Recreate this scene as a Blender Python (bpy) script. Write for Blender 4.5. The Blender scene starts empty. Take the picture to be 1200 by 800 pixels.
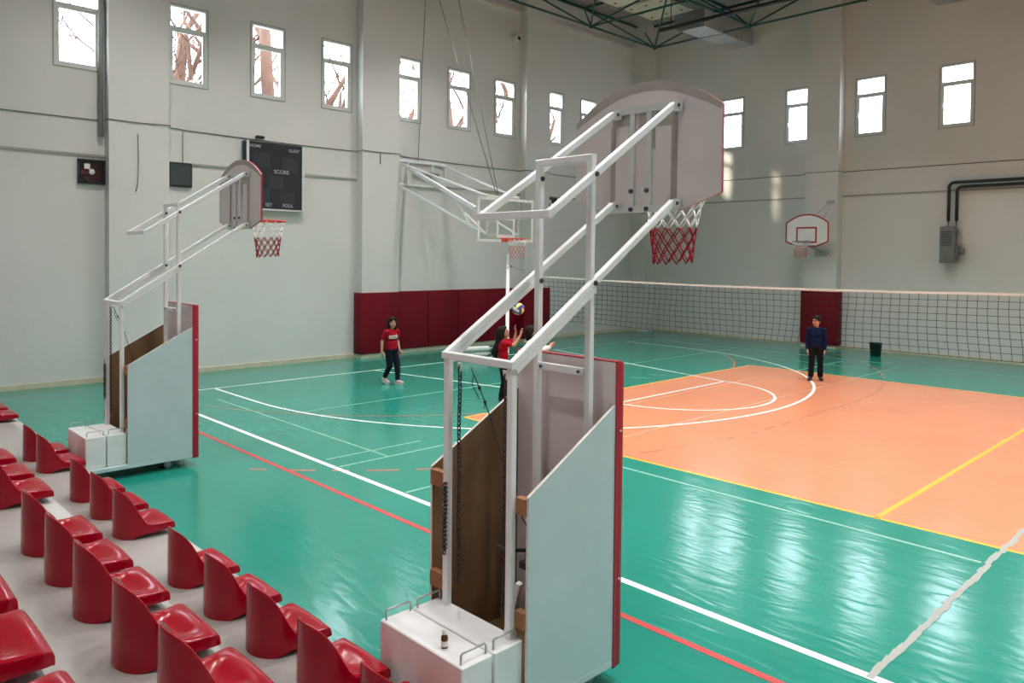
import bpy, bmesh, math, random
from mathutils import Vector, Matrix

random.seed(7)
scene = bpy.context.scene
COL = scene.collection
PI = math.pi

# ------------------------------------------------------------------ camera
CAM_F, CAM_YAW, CAM_PITCH, CAM_ROLL, CAM_CY = 892.06, 0.802049, 0.0248055, 0.0103913, 322.94
EYE = Vector((0.0, 0.0, 2.52))
_f = Vector((-math.sin(CAM_YAW) * math.cos(CAM_PITCH), math.cos(CAM_YAW) * math.cos(CAM_PITCH), -math.sin(CAM_PITCH)))
_r = Vector((math.cos(CAM_YAW), math.sin(CAM_YAW), 0))
_u = _r.cross(_f)
_r2 = math.cos(CAM_ROLL) * _r + math.sin(CAM_ROLL) * _u
_u2 = -math.sin(CAM_ROLL) * _r + math.cos(CAM_ROLL) * _u
cam_data = bpy.data.cameras.new('camera')
cam_data.sensor_width = 36.0
cam_data.sensor_fit = 'HORIZONTAL'
cam_data.lens = CAM_F / 1200 * 36
cam_data.shift_y = -(400 - CAM_CY) / 1200
cam_data.clip_end = 300
cam = bpy.data.objects.new('camera', cam_data)
COL.objects.link(cam)
cam.matrix_world = Matrix(((_r2.x, _u2.x, -_f.x, EYE.x), (_r2.y, _u2.y, -_f.y, EYE.y), (_r2.z, _u2.z, -_f.z, EYE.z), (0, 0, 0, 1)))
scene.camera = cam

# ------------------------------------------------------------------ exposure, sky, sun
scene.view_settings.view_transform = 'Standard'
scene.view_settings.look = 'None'
scene.view_settings.exposure = 0.16
scene.view_settings.gamma = 1.0
scene.view_settings.use_curve_mapping = False
SKY_STRENGTH = 15.0
SUN_STRENGTH = 7.5
LAMP_POWER = 80.0
scene.cycles.use_denoising = True
scene.cycles.sample_clamp_indirect = 6.0
scene.cycles.max_bounces = 8
scene.cycles.diffuse_bounces = 5
scene.cycles.transparent_max_bounces = 16
scene.cycles.caustics_reflective = False
scene.cycles.caustics_refractive = False

world = bpy.data.worlds.new('sky')
scene.world = world
world.use_nodes = True
_bg = world.node_tree.nodes['Background']
_bg.inputs[0].default_value = (0.88, 0.94, 1.0, 1)
_bg.inputs[1].default_value = SKY_STRENGTH

_sun = bpy.data.lights.new('sun', 'SUN')
_sun.energy = SUN_STRENGTH
_sun.angle = math.radians(2.0)
_sun.color = (1.0, 0.86, 0.66)
sun = bpy.data.objects.new('sun', _sun)
COL.objects.link(sun)
sun.rotation_euler = Vector((0.75, 1.0, -0.36)).to_track_quat('-Z', 'Y').to_euler()
sun.location = (-40, -40, 20)

# ------------------------------------------------------------------ materials
MATS = {}


def mat(name, rgb, rough=0.5, metal=0.0, noise=0.0, nscale=6.0, bump=0.0, bscale=40.0, spec=0.5, stretch=(1, 1, 1), coat=0.0):
    m = bpy.data.materials.new(name)
    m.use_nodes = True
    nt = m.node_tree
    p = nt.nodes['Principled BSDF']
    p.inputs['Base Color'].default_value = (*rgb, 1)
    p.inputs['Roughness'].default_value = rough
    p.inputs['Metallic'].default_value = metal
    p.inputs['Specular IOR Level'].default_value = spec
    p.inputs['Coat Weight'].default_value = coat
    p.inputs['Coat Roughness'].default_value = 0.06
    if noise or bump:
        tc = nt.nodes.new('ShaderNodeTexCoord')
        mp = nt.nodes.new('ShaderNodeMapping')
        mp.inputs['Scale'].default_value = stretch
        nt.links.new(tc.outputs['Object'], mp.inputs['Vector'])
    if noise:
        n = nt.nodes.new('ShaderNodeTexNoise')
        n.inputs['Scale'].default_value = nscale
        n.inputs['Detail'].default_value = 5
        nt.links.new(mp.outputs[0], n.inputs['Vector'])
        r = nt.nodes.new('ShaderNodeValToRGB')
        r.color_ramp.elements[0].position = 0.3
        r.color_ramp.elements[1].position = 0.7
        r.color_ramp.elements[0].color = (*[c * (1 - noise) for c in rgb], 1)
        r.color_ramp.elements[1].color = (*[min(1, c * (1 + noise)) for c in rgb], 1)
        nt.links.new(n.outputs['Fac'], r.inputs[0])
        nt.links.new(r.outputs[0], p.inputs['Base Color'])
    if bump:
        n2 = nt.nodes.new('ShaderNodeTexNoise')
        n2.inputs['Scale'].default_value = bscale
        n2.inputs['Detail'].default_value = 3
        nt.links.new(mp.outputs[0], n2.inputs['Vector'])
        b = nt.nodes.new('ShaderNodeBump')
        b.inputs['Strength'].default_value = bump
        b.inputs['Distance'].default_value = 0.02
        nt.links.new(n2.outputs['Fac'], b.inputs['Height'])
        nt.links.new(b.outputs[0], p.inputs['Normal'])
    MATS[name] = m
    return m


def emit(name, rgb, s):
    m = bpy.data.materials.new(name)
    m.use_nodes = True
    p = m.node_tree.nodes['Principled BSDF']
    p.inputs['Base Color'].default_value = (*rgb, 1)
    p.inputs['Emission Color'].default_value = (*rgb, 1)
    p.inputs['Emission Strength'].default_value = s
    MATS[name] = m
    return m


def glass(name, tint, gloss):
    m = bpy.data.materials.new(name)
    m.use_nodes = True
    nt = m.node_tree
    nt.nodes.remove(nt.nodes['Principled BSDF'])
    out = nt.nodes['Material Output']
    tr = nt.nodes.new('ShaderNodeBsdfTransparent')
    tr.inputs[0].default_value = (*tint, 1)
    gl = nt.nodes.new('ShaderNodeBsdfGlossy')
    gl.inputs['Roughness'].default_value = 0.03
    mx = nt.nodes.new('ShaderNodeMixShader')
    mx.inputs[0].default_value = gloss
    nt.links.new(tr.outputs[0], mx.inputs[1])
    nt.links.new(gl.outputs[0], mx.inputs[2])
    nt.links.new(mx.outputs[0], out.inputs[0])
    MATS[name] = m
    return m


def floor_mat(name, rgb, rough):
    """smooth vinyl with long shallow ripples along the court"""
    m = mat(name, rgb, rough, noise=0.06, nscale=0.7)
    nt = m.node_tree
    p = nt.nodes['Principled BSDF']
    tc = nt.nodes.new('ShaderNodeTexCoord')
    mp = nt.nodes.new('ShaderNodeMapping')
    mp.inputs['Rotation'].default_value = (0, 0, math.radians(-46))
    mp.inputs['Scale'].default_value = (2.6, 9.0, 1)
    n = nt.nodes.new('ShaderNodeTexNoise')
    n.inputs['Scale'].default_value = 1.0
    n.inputs['Detail'].default_value = 1.5
    n.inputs['Distortion'].default_value = 0.6
    b = nt.nodes.new('ShaderNodeBump')
    b.inputs['Strength'].default_value = 0.35
    b.inputs['Distance'].default_value = 0.012
    nt.links.new(tc.outputs['Object'], mp.inputs['Vector'])
    nt.links.new(mp.outputs[0], n.inputs['Vector'])
    nt.links.new(n.outputs['Fac'], b.inputs['Height'])
    nt.links.new(b.outputs[0], p.inputs['Normal'])
    return m


floor_mat('floor_green', (0.014, 0.245, 0.185), 0.17)
floor_mat('floor_orange', (0.70, 0.26, 0.135), 0.22)
floor_mat('line_white', (0.86, 0.88, 0.86), 0.3)
floor_mat('line_faded', (0.25, 0.50, 0.39), 0.3)
floor_mat('line_pale_orange', (0.75, 0.36, 0.22), 0.3)
floor_mat('line_red', (0.55, 0.06, 0.06), 0.3)
floor_mat('line_dull_red', (0.27, 0.16, 0.11), 0.3)
floor_mat('line_orange_red', (0.50, 0.17, 0.10), 0.3)
floor_mat('line_yellow', (0.88, 0.45, 0.04), 0.3)
floor_mat('tape_grey', (0.34, 0.36, 0.33), 0.5)
mat('wall_paint', (0.70, 0.69, 0.675), 0.85, noise=0.03, nscale=0.6, bump=0.12, bscale=30, spec=0.25)
mat('trim_grey', (0.36, 0.355, 0.33), 0.7)
mat('cable_grey', (0.20, 0.20, 0.19), 0.6)
mat('cable_dark', (0.10, 0.10, 0.10), 0.6)
mat('base_cream', (0.62, 0.56, 0.43), 0.6, noise=0.08)
mat('deck_dark', (0.05, 0.05, 0.05), 0.8, noise=0.15)
mat('concrete', (0.35, 0.33, 0.315), 0.36, noise=0.10, nscale=2.5, bump=0.05)
mat('concrete_edge_lit', (0.50, 0.49, 0.48), 0.45, noise=0.05)  # same concrete, paler: light on the tread edge put into the colour
mat('frame_white', (0.80, 0.81, 0.82), 0.35)
mat('window_pvc', (0.66, 0.67, 0.66), 0.4)
mat('reveal_dark', (0.30, 0.30, 0.29), 0.6)
glass('pane_glass', (0.95, 0.98, 1.0), 0.06)
glass('board_glass', (0.93, 0.96, 0.95), 0.10)
mat('seat_red', (0.32, 0.0005, 0.012), 0.18, noise=0.04, nscale=8, spec=0.36)
mat('pad_red', (0.165, 0.003, 0.013), 0.5, noise=0.06, nscale=2, spec=0.2)
mat('board_red', (0.40, 0.012, 0.03), 0.4)
mat('steel_white', (0.83, 0.83, 0.84), 0.3, noise=0.03, nscale=9)
mat('panel_blue', (0.55, 0.655, 0.695), 0.45, noise=0.05, nscale=3.5)
mat('panel_edge', (0.72, 0.68, 0.62), 0.6)
mat('ply_brown', (0.20, 0.115, 0.055), 0.6, noise=0.25, nscale=4, stretch=(1, 1, 0.3))
mat('wood_block', (0.32, 0.14, 0.06), 0.6, noise=0.2, nscale=9)
mat('board_back', (0.70, 0.63, 0.635), 0.55, noise=0.05, nscale=3)
mat('board_stain', (0.42, 0.37, 0.345), 0.6, noise=0.08, nscale=5)
mat('bolt_dark', (0.10, 0.10, 0.11), 0.4, metal=0.7)
mat('steel_grey', (0.45, 0.45, 0.46), 0.35, metal=0.6)
mat('chain_dark', (0.05, 0.05, 0.05), 0.45, metal=0.6)
mat('rubber_black', (0.018, 0.018, 0.02), 0.6)
mat('rim_orange', (0.72, 0.07, 0.02), 0.4)
mat('rim_red', (0.70, 0.04, 0.02), 0.4)
mat('net_white', (0.82, 0.81, 0.80), 0.8)
mat('net_red', (0.30, 0.007, 0.026), 0.85, spec=0.2)
mat('net_pale_red', (0.62, 0.25, 0.26), 0.8)
mat('net_cord', (0.012, 0.014, 0.014), 0.9, spec=0.2)
mat('net_tape', (0.74, 0.70, 0.67), 0.7)
mat('truss_green', (0.012, 0.085, 0.075), 0.5)
mat('duct_grey', (0.40, 0.41, 0.42), 0.45, metal=0.2)
mat('ceiling_cream', (0.80, 0.74, 0.60), 0.7)
mat('hole_dark', (0.05, 0.05, 0.05), 0.8)
mat('score_black', (0.016, 0.018, 0.026), 0.35, noise=0.15, nscale=3)
mat('score_cell', (0.03, 0.032, 0.042), 0.4)
mat('score_letter', (0.42, 0.43, 0.45), 0.6)
mat('alu', (0.72, 0.72, 0.71), 0.35, metal=0.3)
mat('screen_dark', (0.07, 0.08, 0.09), 0.06)
mat('black_plastic', (0.015, 0.015, 0.016), 0.4)
mat('fan_red', (0.07, 0.006, 0.010), 0.5)
mat('heater_grey', (0.17, 0.17, 0.165), 0.5)
mat('logo_white', (0.75, 0.75, 0.72), 0.5)
mat('amber_glass', (0.10, 0.035, 0.01), 0.08)
mat('label_white', (0.78, 0.76, 0.72), 0.6)
mat('bucket_dark', (0.012, 0.03, 0.028), 0.5)
mat('ball_yellow', (0.85, 0.66, 0.10), 0.5)
mat('ball_blue', (0.03, 0.06, 0.30), 0.5)
mat('ball_white', (0.75, 0.76, 0.80), 0.5)
mat('skin', (0.52, 0.29, 0.20), 0.55)
mat('skin_lip', (0.36, 0.12, 0.10), 0.5)
mat('hair_black', (0.009, 0.006, 0.005), 0.65, spec=0.2)
mat('shirt_red', (0.34, 0.006, 0.018), 0.9, spec=0.15, bump=0.15, bscale=25)
mat('shirt_navy', (0.003, 0.009, 0.042), 0.9, spec=0.15, bump=0.15, bscale=25)
mat('shirt_white', (0.75, 0.75, 0.76), 0.8, bump=0.15, bscale=25)
mat('trousers_navy', (0.006, 0.008, 0.018), 0.9, spec=0.2)
mat('trousers_black', (0.005, 0.005, 0.006), 0.9, spec=0.2)
mat('shoe_pink', (0.62, 0.42, 0.42), 0.6)
mat('shoe_sole', (0.70, 0.68, 0.66), 0.6)
mat('shoe_black', (0.02, 0.02, 0.022), 0.6)
mat('sock_white', (0.72, 0.72, 0.72), 0.8)
mat('eye_dark', (0.02, 0.015, 0.012), 0.2)
mat('bark', (0.085, 0.040, 0.024), 0.9, noise=0.3, nscale=3)
mat('ground_outside', (0.30, 0.30, 0.28), 0.9)
mat('blocker_grey', (0.55, 0.52, 0.48), 0.9)
emit('lamp_white', (1.0, 0.97, 0.92), 14.0)
mat('lamp_housing', (0.30, 0.31, 0.32), 0.5)


# ------------------------------------------------------------------ mesh helpers
class MB:
    def __init__(self):
        self.v, self.f, self.m, self.s = [], [], [], []

    def add(self, verts, faces, mi=0, smooth=False):
        o = len(self.v)
        self.v += [tuple(x) for x in verts]
        for f in faces:
            self.f.append([i + o for i in f])
            self.m.append(mi)
            self.s.append(smooth)
        return self

    def quad(self, a, b, c, d, mi=0):
        return self.add([a, b, c, d], [(0, 1, 2, 3)], mi)

    def box(self, x0, x1, y0, y1, z0, z1, mi=0, bevel=0.0, segs=2):
        x0, x1 = min(x0, x1), max(x0, x1)
        y0, y1 = min(y0, y1), max(y0, y1)
        z0, z1 = min(z0, z1), max(z0, z1)
        if bevel > 0:
            bm = bmesh.new()
            bmesh.ops.create_cube(bm, size=1)
            for v in bm.verts:
                v.co = Vector((x0 + (v.co.x + .5) * (x1 - x0), y0 + (v.co.y + .5) * (y1 - y0), z0 + (v.co.z + .5) * (z1 - z0)))
            bmesh.ops.bevel(bm, geom=bm.edges[:], offset=bevel, segments=segs, affect='EDGES', profile=0.5)
            bm.verts.ensure_lookup_table()
            vs = [v.co[:] for v in bm.verts]
            bm.verts.index_update()
            fs = [[v.index for v in f.verts] for f in bm.faces]
            bm.free()
            return self.add(vs, fs, mi, segs > 1)
        vs = [(x, y, z) for z in (z0, z1) for y in (y0, y1) for x in (x0, x1)]
        return self.add(vs, [(0, 2, 3, 1), (4, 5, 7, 6), (0, 1, 5, 4), (2, 6, 7, 3), (0, 4, 6, 2), (1, 3, 7, 5)], mi)

    def bar(self, a, b, w, h, up=(0, 0, 1), mi=0, roll=0.0):
        """square-section bar between two points: w across, h along UP; slightly chamfered"""
        a, b = Vector(a), Vector(b)
        d = (b - a).normalized()
        s = d.cross(Vector(up))
        if s.length < 1e-4:
            s = d.cross(Vector((0, 1, 0)))
        s.normalize()
        u = s.cross(d)
        c = min(w, h) * 0.12
        prof = [(-w / 2 + c, -h / 2), (w / 2 - c, -h / 2), (w / 2, -h / 2 + c), (w / 2, h / 2 - c), (w / 2 - c, h / 2), (-w / 2 + c, h / 2), (-w / 2, h / 2 - c), (-w / 2, -h / 2 + c)]
        n = len(prof)
        vs = [p + s * x + u * y for p in (a, b) for x, y in prof]
        fs = [(i, (i + 1) % n, (i + 1) % n + n, i + n) for i in range(n)] + [tuple(reversed(range(n))), tuple(range(n, 2 * n))]
        return self.add(vs, fs, mi)

    def tube(self, pts, r, n=8, mi=0, closed=False, caps=True):
        """round tube along a polyline; r is one radius or one for each point"""
        pts = [Vector(p) for p in pts]
        N = len(pts)
        rs = r if isinstance(r, (list, tuple)) else [r] * N
        t0 = (pts[1] - pts[0]).normalized()
        ref = Vector((0, 0, 1)) if abs(t0.z) < 0.9 else Vector((1, 0, 0))
        nrm = t0.cross(ref).normalized()
        vs = []
        for i, p in enumerate(pts):
            if closed:
                t = (pts[(i + 1) % N] - pts[i - 1]).normalized()
            else:
                t = (pts[min(i + 1, N - 1)] - pts[max(i - 1, 0)]).normalized()
            nrm = (nrm - t * nrm.dot(t))
            if nrm.length < 1e-6:
                nrm = t.orthogonal()
            nrm.normalize()
            bn = t.cross(nrm)
            for k in range(n):
                a = 2 * PI * k / n
                vs.append(p + (nrm * math.cos(a) + bn * math.sin(a)) * rs[i])
        fs = []
        M = N if closed else N - 1
        for i in range(M):
            j = (i + 1) % N
            for k in range(n):
                l = (k + 1) % n
                fs.append((i * n + k, i * n + l, j * n + l, j * n + k))
        if not closed and caps:
            fs.append(tuple(reversed(range(n))))
            fs.append(tuple(range((N - 1) * n, N * n)))
        return self.add(vs, fs, mi, True)

    def lathe(self, c, prof, n=24, mi=0, axis='Z', smooth=True):
        """prof: list of (radius, height)"""
        c = Vector(c)
        vs = []
        for r, h in prof:
            for k in range(n):
                a = 2 * PI * k / n
                x, y = r * math.cos(a), r * math.sin(a)
                vs.append(c + Vector({'Z': (x, y, h), 'Y': (x, h, -y), 'X': (h, x, y)}[axis]))
        fs = []
        for i in range(len(prof) - 1):
            for k in range(n):
                l = (k + 1) % n
                fs.append((i * n + k, i * n + l, (i + 1) * n + l, (i + 1) * n + k))
        fs.append(tuple(reversed(range(n))))
        fs.append(tuple(range((len(prof) - 1) * n, len(prof) * n)))
        return self.add(vs, fs, mi, smooth)

    def prism(self, poly, p0, ax, ay, an, mi=0, mi_side=None, mi_back=None):
        """extrude a 2D polygon: point = p0 + ax*x + ay*y, thickness vector an"""
        p0, ax, ay, an = Vector(p0), Vector(ax), Vector(ay), Vector(an)
        n = len(poly)
        a = [p0 + ax * x + ay * y for x, y in poly]
        b = [q + an for q in a]
        self.add(a, [tuple(reversed(range(n)))], mi)
        self.add(b, [tuple(range(n))], mi if mi_back is None else mi_back)
        ms = mi if mi_side is None else mi_side
        for i in range(n):
            j = (i + 1) % n
            self.add([a[i], a[j], b[j], b[i]], [(0, 1, 2, 3)], ms)
        return self

    def ellipsoid(self, c, rx, ry, rz, n=16, m=10, mi=0, M=None):
        c = Vector(c)
        vs = [Vector((0, 0, rz))]
        for i in range(1, m):
            t = PI * i / m
            for k in range(n):
                a = 2 * PI * k / n
                vs.append(Vector((rx * math.sin(t) * math.cos(a), ry * math.sin(t) * math.sin(a), rz * math.cos(t))))
        vs.append(Vector((0, 0, -rz)))
        fs = [(0, 1 + k, 1 + (k + 1) % n) for k in range(n)]
        for i in range(m - 2):
            for k in range(n):
                l = (k + 1) % n
                fs.append((1 + i * n + k, 1 + (i + 1) * n + k, 1 + (i + 1) * n + l, 1 + i * n + l))
        e = len(vs) - 1
        o = 1 + (m - 2) * n
        fs += [(o + (k + 1) % n, o + k, e) for k in range(n)]
        if M is not None:
            vs = [M @ v for v in vs]
        return self.add([c + v for v in vs], fs, mi, True)

    def capsule(self, a, b, ra, rb, n=14, mi=0):
        a, b = Vector(a), Vector(b)
        d = (b - a)
        L = d.length
        d.normalize()
        pts, rs = [], []
        for k in (0, 1, 2, 3):
            t = PI / 2 * (1 - k / 3.0)
            pts.append(a - d * ra * math.sin(t) * 0.98)
            rs.append(max(ra * math.cos(t), ra * 0.08))
        for k in (0, 1, 2, 3):
            t = PI / 2 * (k / 3.0)
            pts.append(b + d * rb * math.sin(t) * 0.98)
            rs.append(max(rb * math.cos(t), rb * 0.08))
        return self.tube(pts, rs, n, mi)

    def build(self, name, mats, parent=None, smooth=None, world_coords=True):
        me = bpy.data.meshes.new(name)
        off = Vector((0, 0, 0))
        if parent is not None and world_coords:
            q = parent
            while q is not None:
                off += q.location
                q = q.parent
        me.from_pydata([tuple(Vector(v) - off) for v in self.v], [], self.f)
        if isinstance(mats, str):
            mats = [mats]
        for m in mats:
            me.materials.append(MATS[m])
        for p, mi, s in zip(me.polygons, self.m, self.s):
            p.material_index = mi
            p.use_smooth = s if smooth is None else smooth
        me.update()
        o = bpy.data.objects.new(name, me)
        COL.objects.link(o)
        if parent is not None:
            o.parent = parent
        return o


def tag(o, label=None, cat=None, group=None, kind=None):
    if label:
        o['label'] = label
    if cat:
        o['category'] = cat
    if group:
        o['group'] = group
    if kind:
        o['kind'] = kind
    return o


def thing(name, loc, label, cat, group=None, rz=0.0):
    o = bpy.data.objects.new(name, None)
    o.empty_display_size = 0.1
    COL.objects.link(o)
    o.location = loc
    o.rotation_euler = (0, 0, rz)
    return tag(o, label, cat, group)


def copy_tree(o, parent=None):
    c = o.copy()
    COL.objects.link(c)
    if parent is not None:
        c.parent = parent
    for ch in list(o.children):
        copy_tree(ch, c)
    return c


def structure(o):
    o['kind'] = 'structure'
    return o


def text_part(s, name, m, parent, origin, xaxis, up, height, depth=0.004, align='CENTER'):
    cu = bpy.data.curves.new('lettering', 'FONT')
    cu.body = s
    cu.size = height * 1.4
    cu.align_x = align
    cu.align_y = 'CENTER'
    cu.extrude = depth / 2
    cu.offset = height * 0.02
    tmp = bpy.data.objects.new('lettering', cu)
    COL.objects.link(tmp)
    dg = bpy.context.evaluated_depsgraph_get()
    dg.update()
    me = bpy.data.meshes.new_from_object(tmp.evaluated_get(dg))
    COL.objects.unlink(tmp)
    bpy.data.objects.remove(tmp)
    x, u = Vector(xaxis).normalized(), Vector(up).normalized()
    n = x.cross(u)
    o0 = Vector(origin)
    off = Vector((0, 0, 0))
    q = parent
    while q is not None:
        off += q.location
        q = q.parent
    for v in me.vertices:
        v.co = o0 - off + x * v.co.x + u * v.co.y + n * v.co.z
    me.materials.clear()
    me.materials.append(MATS[m])
    o = bpy.data.objects.new(name, me)
    COL.objects.link(o)
    o.parent = parent
    return o


# ------------------------------------------------------------------ hall
XL, YB, XR, YF, ZC = -16.15, 21.95, 16.15, -4.2, 11.2
WT = 0.28
PIL_D = 0.27       # left wall pilasters
PIL_DB = 0.35      # far wall pilasters

# floor with its painted courts (one mesh, the paint is a skin on it)
fm = MB()
FM = ['floor_green', 'floor_orange', 'line_white', 'line_faded', 'line_pale_orange', 'line_red', 'line_dull_red', 'line_yellow', 'tape_grey', 'line_orange_red']
G, O, W, FD, PO, RD, DR, YE, TG, OR = range(10)
fm.box(XL - WT, XR + WT, YF - WT, YB + WT, -0.1, 0.0, G)
OX0, OX1, OY0, OY1 = -9.03, 9.03, 7.73, 16.66


def patch(x0, x1, y0, y1, z, mi):
    fm.quad((x0, y0, z), (x1, y0, z), (x1, y1, z), (x0, y1, z), mi)


def stroke(pts, w, z, mi, closed=False):
    P = [Vector((p[0], p[1])) for p in pts]
    N = len(P)
    L, R = [], []
    for i in range(N):
        t = (P[min(i + 1, N - 1)] - P[max(i - 1, 0)]).normalized()
        n = Vector((-t.y, t.x)) * w / 2
        L.append(P[i] + n)
        R.append(P[i] - n)
    for i in range(N - 1):
        fm.quad((R[i].x, R[i].y, z), (R[i + 1].x, R[i + 1].y, z), (L[i + 1].x, L[i + 1].y, z), (L[i].x, L[i].y, z), mi)


def arc(cx, cy, r, a0, a1, n=48):
    return [(cx + r * math.cos(math.radians(a0 + (a1 - a0) * i / n)), cy + r * math.sin(math.radians(a0 + (a1 - a0) * i / n))) for i in range(n + 1)]


def split_stroke(pts, w, z, on_green, on_orange, dash=None, seed=1):
    """a line whose paint reads differently on the two floor colours"""
    rnd = random.Random(seed)
    dense = []
    for a, b in zip(pts[:-1], pts[1:]):
        n = max(1, int(math.hypot(b[0] - a[0], b[1] - a[1]) / 0.15))
        dense += [(a[0] + (b[0] - a[0]) * i / n, a[1] + (b[1] - a[1]) * i / n) for i in range(n)]
    dense.append(pts[-1])
    acc = 0.0
    for a, b in zip(dense[:-1], dense[1:]):
        mx, my = (a[0] + b[0]) / 2, (a[1] + b[1]) / 2
        inside = OX0 < mx < OX1 and OY0 < my < OY1
        m = on_orange if inside else on_green
        acc += math.hypot(b[0] - a[0], b[1] - a[1])
        if dash and (acc % (2 * dash)) > dash:
            continue
        if m is None:
            continue
        stroke([a, b], w, z, m)


patch(OX0, OX1, OY0, OY1, 0.0010, O)
for a, b in (((OX0, OY0), (OX1, OY0)), ((OX0, OY1), (OX1, OY1)), ((OX0, OY0), (OX0, OY1)), ((-2.82, OY0), (-2.82, OY1)), ((2.82, OY0), (2.82, OY1)), ((0, OY0), (0, OY1))):
    stroke([a, b], 0.055, 0.0016, YE)
CY0 = 12.15
# basketball court
stroke([(-14.06, 4.74), (14.06, 4.74)], 0.07, 0.0026, W)
stroke([(-14.06, 19.57), (14.06, 19.57)], 0.05, 0.0020, FD)
stroke([(-14.06, 4.74), (-14.06, 15.0)], 0.055, 0.0020, W)
stroke([(-14.06, 15.0), (-14.06, 19.57)], 0.05, 0.0020, FD)
HX = -12.32
arc3 = [(-14.06, CY0 - 6.27)] + arc(HX, CY0, 6.27, -90, 90, 72) + [(-14.06, CY0 + 6.27)]
stroke(arc3, 0.06, 0.0024, W)
stroke([(-14.06, 9.42), (-8.17, 10.50)], 0.055, 0.0024, W)
stroke([(-14.06, 15.25), (-8.17, 14.02)], 0.055, 0.0024, W)
stroke([(-8.17, 10.45), (-8.17, 14.05)], 0.055, 0.0024, W)
stroke(arc(-8.17, 12.26, 1.78, -90, 90, 36), 0.055, 0.0024, W)
stroke([(-7.98, 10.5), (-7.98, 15.0)], 0.035, 0.0020, PO)
for yy in (12.95, 13.55):
    stroke([(-9.75, yy), (-9.45, yy + 0.25)], 0.045, 0.0022, FD)
# outer red line and handball arcs
stroke([(-14.5, 4.27), (14.5, 4.27)], 0.06, 0.0022, RD)
h6 = arc(-14.4, 10.7, 5.9, -72, -20, 30)
split_stroke(h6, 0.05, 0.0018, DR, None)
split_stroke(arc(-14.4, 13.65, 5.8, 5, 48, 20), 0.05, 0.0021, OR, None)
h9 = arc(-14.4, 10.7, 8.95, -50, 0, 40) + arc(-14.4, 13.65, 8.95, 0, 50, 40)
split_stroke(h9, 0.05, 0.0019, OR, OR, dash=0.16)
# small cross courts, worn thin
for xx in (-11.03, -7.88, -6.55):
    split_stroke([(xx, 4.80 if xx > -8 else 5.9), (xx, 19.2)], 0.035, 0.0017, FD, None if xx < -7 else PO)
split_stroke([(-8.27, 4.85), (-8.27, 6.3)], 0.03, 0.0017, FD, PO)
split_stroke([(-13.0, 5.48), (-7.9, 5.50)], 0.032, 0.0017, FD, PO)
split_stroke([(-6.55, 7.33), (-1.79, 7.24)], 0.04, 0.0017, FD, PO)
split_stroke([(-11.03, 18.25), (-6.5, 18.25)], 0.03, 0.0017, FD, PO)
# frayed grey tape
rnd = random.Random(3)
tp = [(-1.74, 4.72 + 0.12 * i) for i in range(60)]
for i in range(len(tp) - 1):
    w0, w1 = 0.018 + 0.012 * rnd.random(), 0.018 + 0.012 * rnd.random()
    x0 = tp[i][0] + 0.02 * (rnd.random() - .5)
    fm.quad((x0 - w0, tp[i][1], 0.003), (x0 + w0, tp[i][1], 0.003), (x0 + w1, tp[i + 1][1], 0.003), (x0 - w1, tp[i + 1][1], 0.003), TG)
structure(fm.build('floor', FM))

# walls with window openings
WZ0, WZ1, WW = 6.0, 7.62, 0.80
LEFT_WIN = [3.74, 5.80, 7.56, 9.31, 11.42, 13.13, 14.86, 16.97, 18.62]
BACK_WIN = [-14.3, -12.90 - 0.17, -10.88, -8.81, -6.65, -4.5, -2.4, 0.0, 2.4, 4.5, 6.6]
PIL_Y = [(4.60, 5.72), (10.27, 11.36), (15.88, 16.90)]
PIL_X = [(-10.07, -9.12), (-3.3, -2.35), (3.4, 4.35)]


def wall(axis, plane, outward, h0, h1, holes, pil, name, extra=()):
    """axis 'Y': wall in the plane x=plane running along Y"""
    m = MB()
    out = plane + outward * WT

    def bx(a, b, z0, z1, p0=plane, p1=out):
        if axis == 'Y':
            m.box(p0, p1, a, b, z0, z1, 0)
        else:
            m.box(a, b, p0, p1, z0, z1, 0)
    bx(h0, h1, 0, WZ0)
    bx(h0, h1, WZ1, ZC)
    e = h0
    for s in sorted(holes):
        bx(e, s, WZ0, WZ1)
        e = s + WW
    bx(e, h1, WZ0, WZ1)
    for a, b in pil:
        bx(a, b, 0, ZC, plane - outward * (PIL_D if axis == 'Y' else PIL_DB), plane)
    for q in extra:
        m.box(*q)
    return structure(m.build(name, 'wall_paint'))


wall('Y', XL, -1, YF, YB + WT, LEFT_WIN, PIL_Y, 'wall_left', [(XL, XL + 0.6, YB - 0.6, YB, 0, ZC)])
wall('X', YB, 1, XL, XR + WT, BACK_WIN, PIL_X, 'wall_back')
wall('Y', XR, 1, YF, YB, [1.5 + 4.6 * i for i in range(5)], [], 'wall_right')
wall('X', YF, -1, XL, XR, [], [], 'wall_front')
structure(MB().box(XL - WT, XR + WT, YF - WT, YB + WT, ZC, ZC + 0.2).build('ceiling', 'deck_dark'))
m = MB()
e = YF
for a, b in PIL_Y + [(YB - 0.6, YB)]:
    m.box(XL, XL + 0.025, e, a, 0, 0.10, 0)
    m.box(XL + PIL_D, XL + PIL_D + 0.03, a - 0.03, b + 0.03, 0, 0.10, 0)
    m.box(XL, XL + PIL_D, a - 0.03, a, 0, 0.10, 0)
    e = b
structure(m.build('baseboard_left', 'base_cream'))
m = MB()
e = XL + 0.6
for a, b in PIL_X:
    m.box(e, a, YB - 0.025, YB, 0, 0.08, 0)
    m.box(a - 0.03, b + 0.03, YB - PIL_DB - 0.03, YB - PIL_DB, 0, 0.08, 0)
    m.box(b, b + 0.03, YB - PIL_DB, YB, 0, 0.08, 0)
    e = b
m.box(e, XR, YB - 0.025, YB, 0, 0.08, 0)
structure(m.build('baseboard_back', 'base_cream'))
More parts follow.
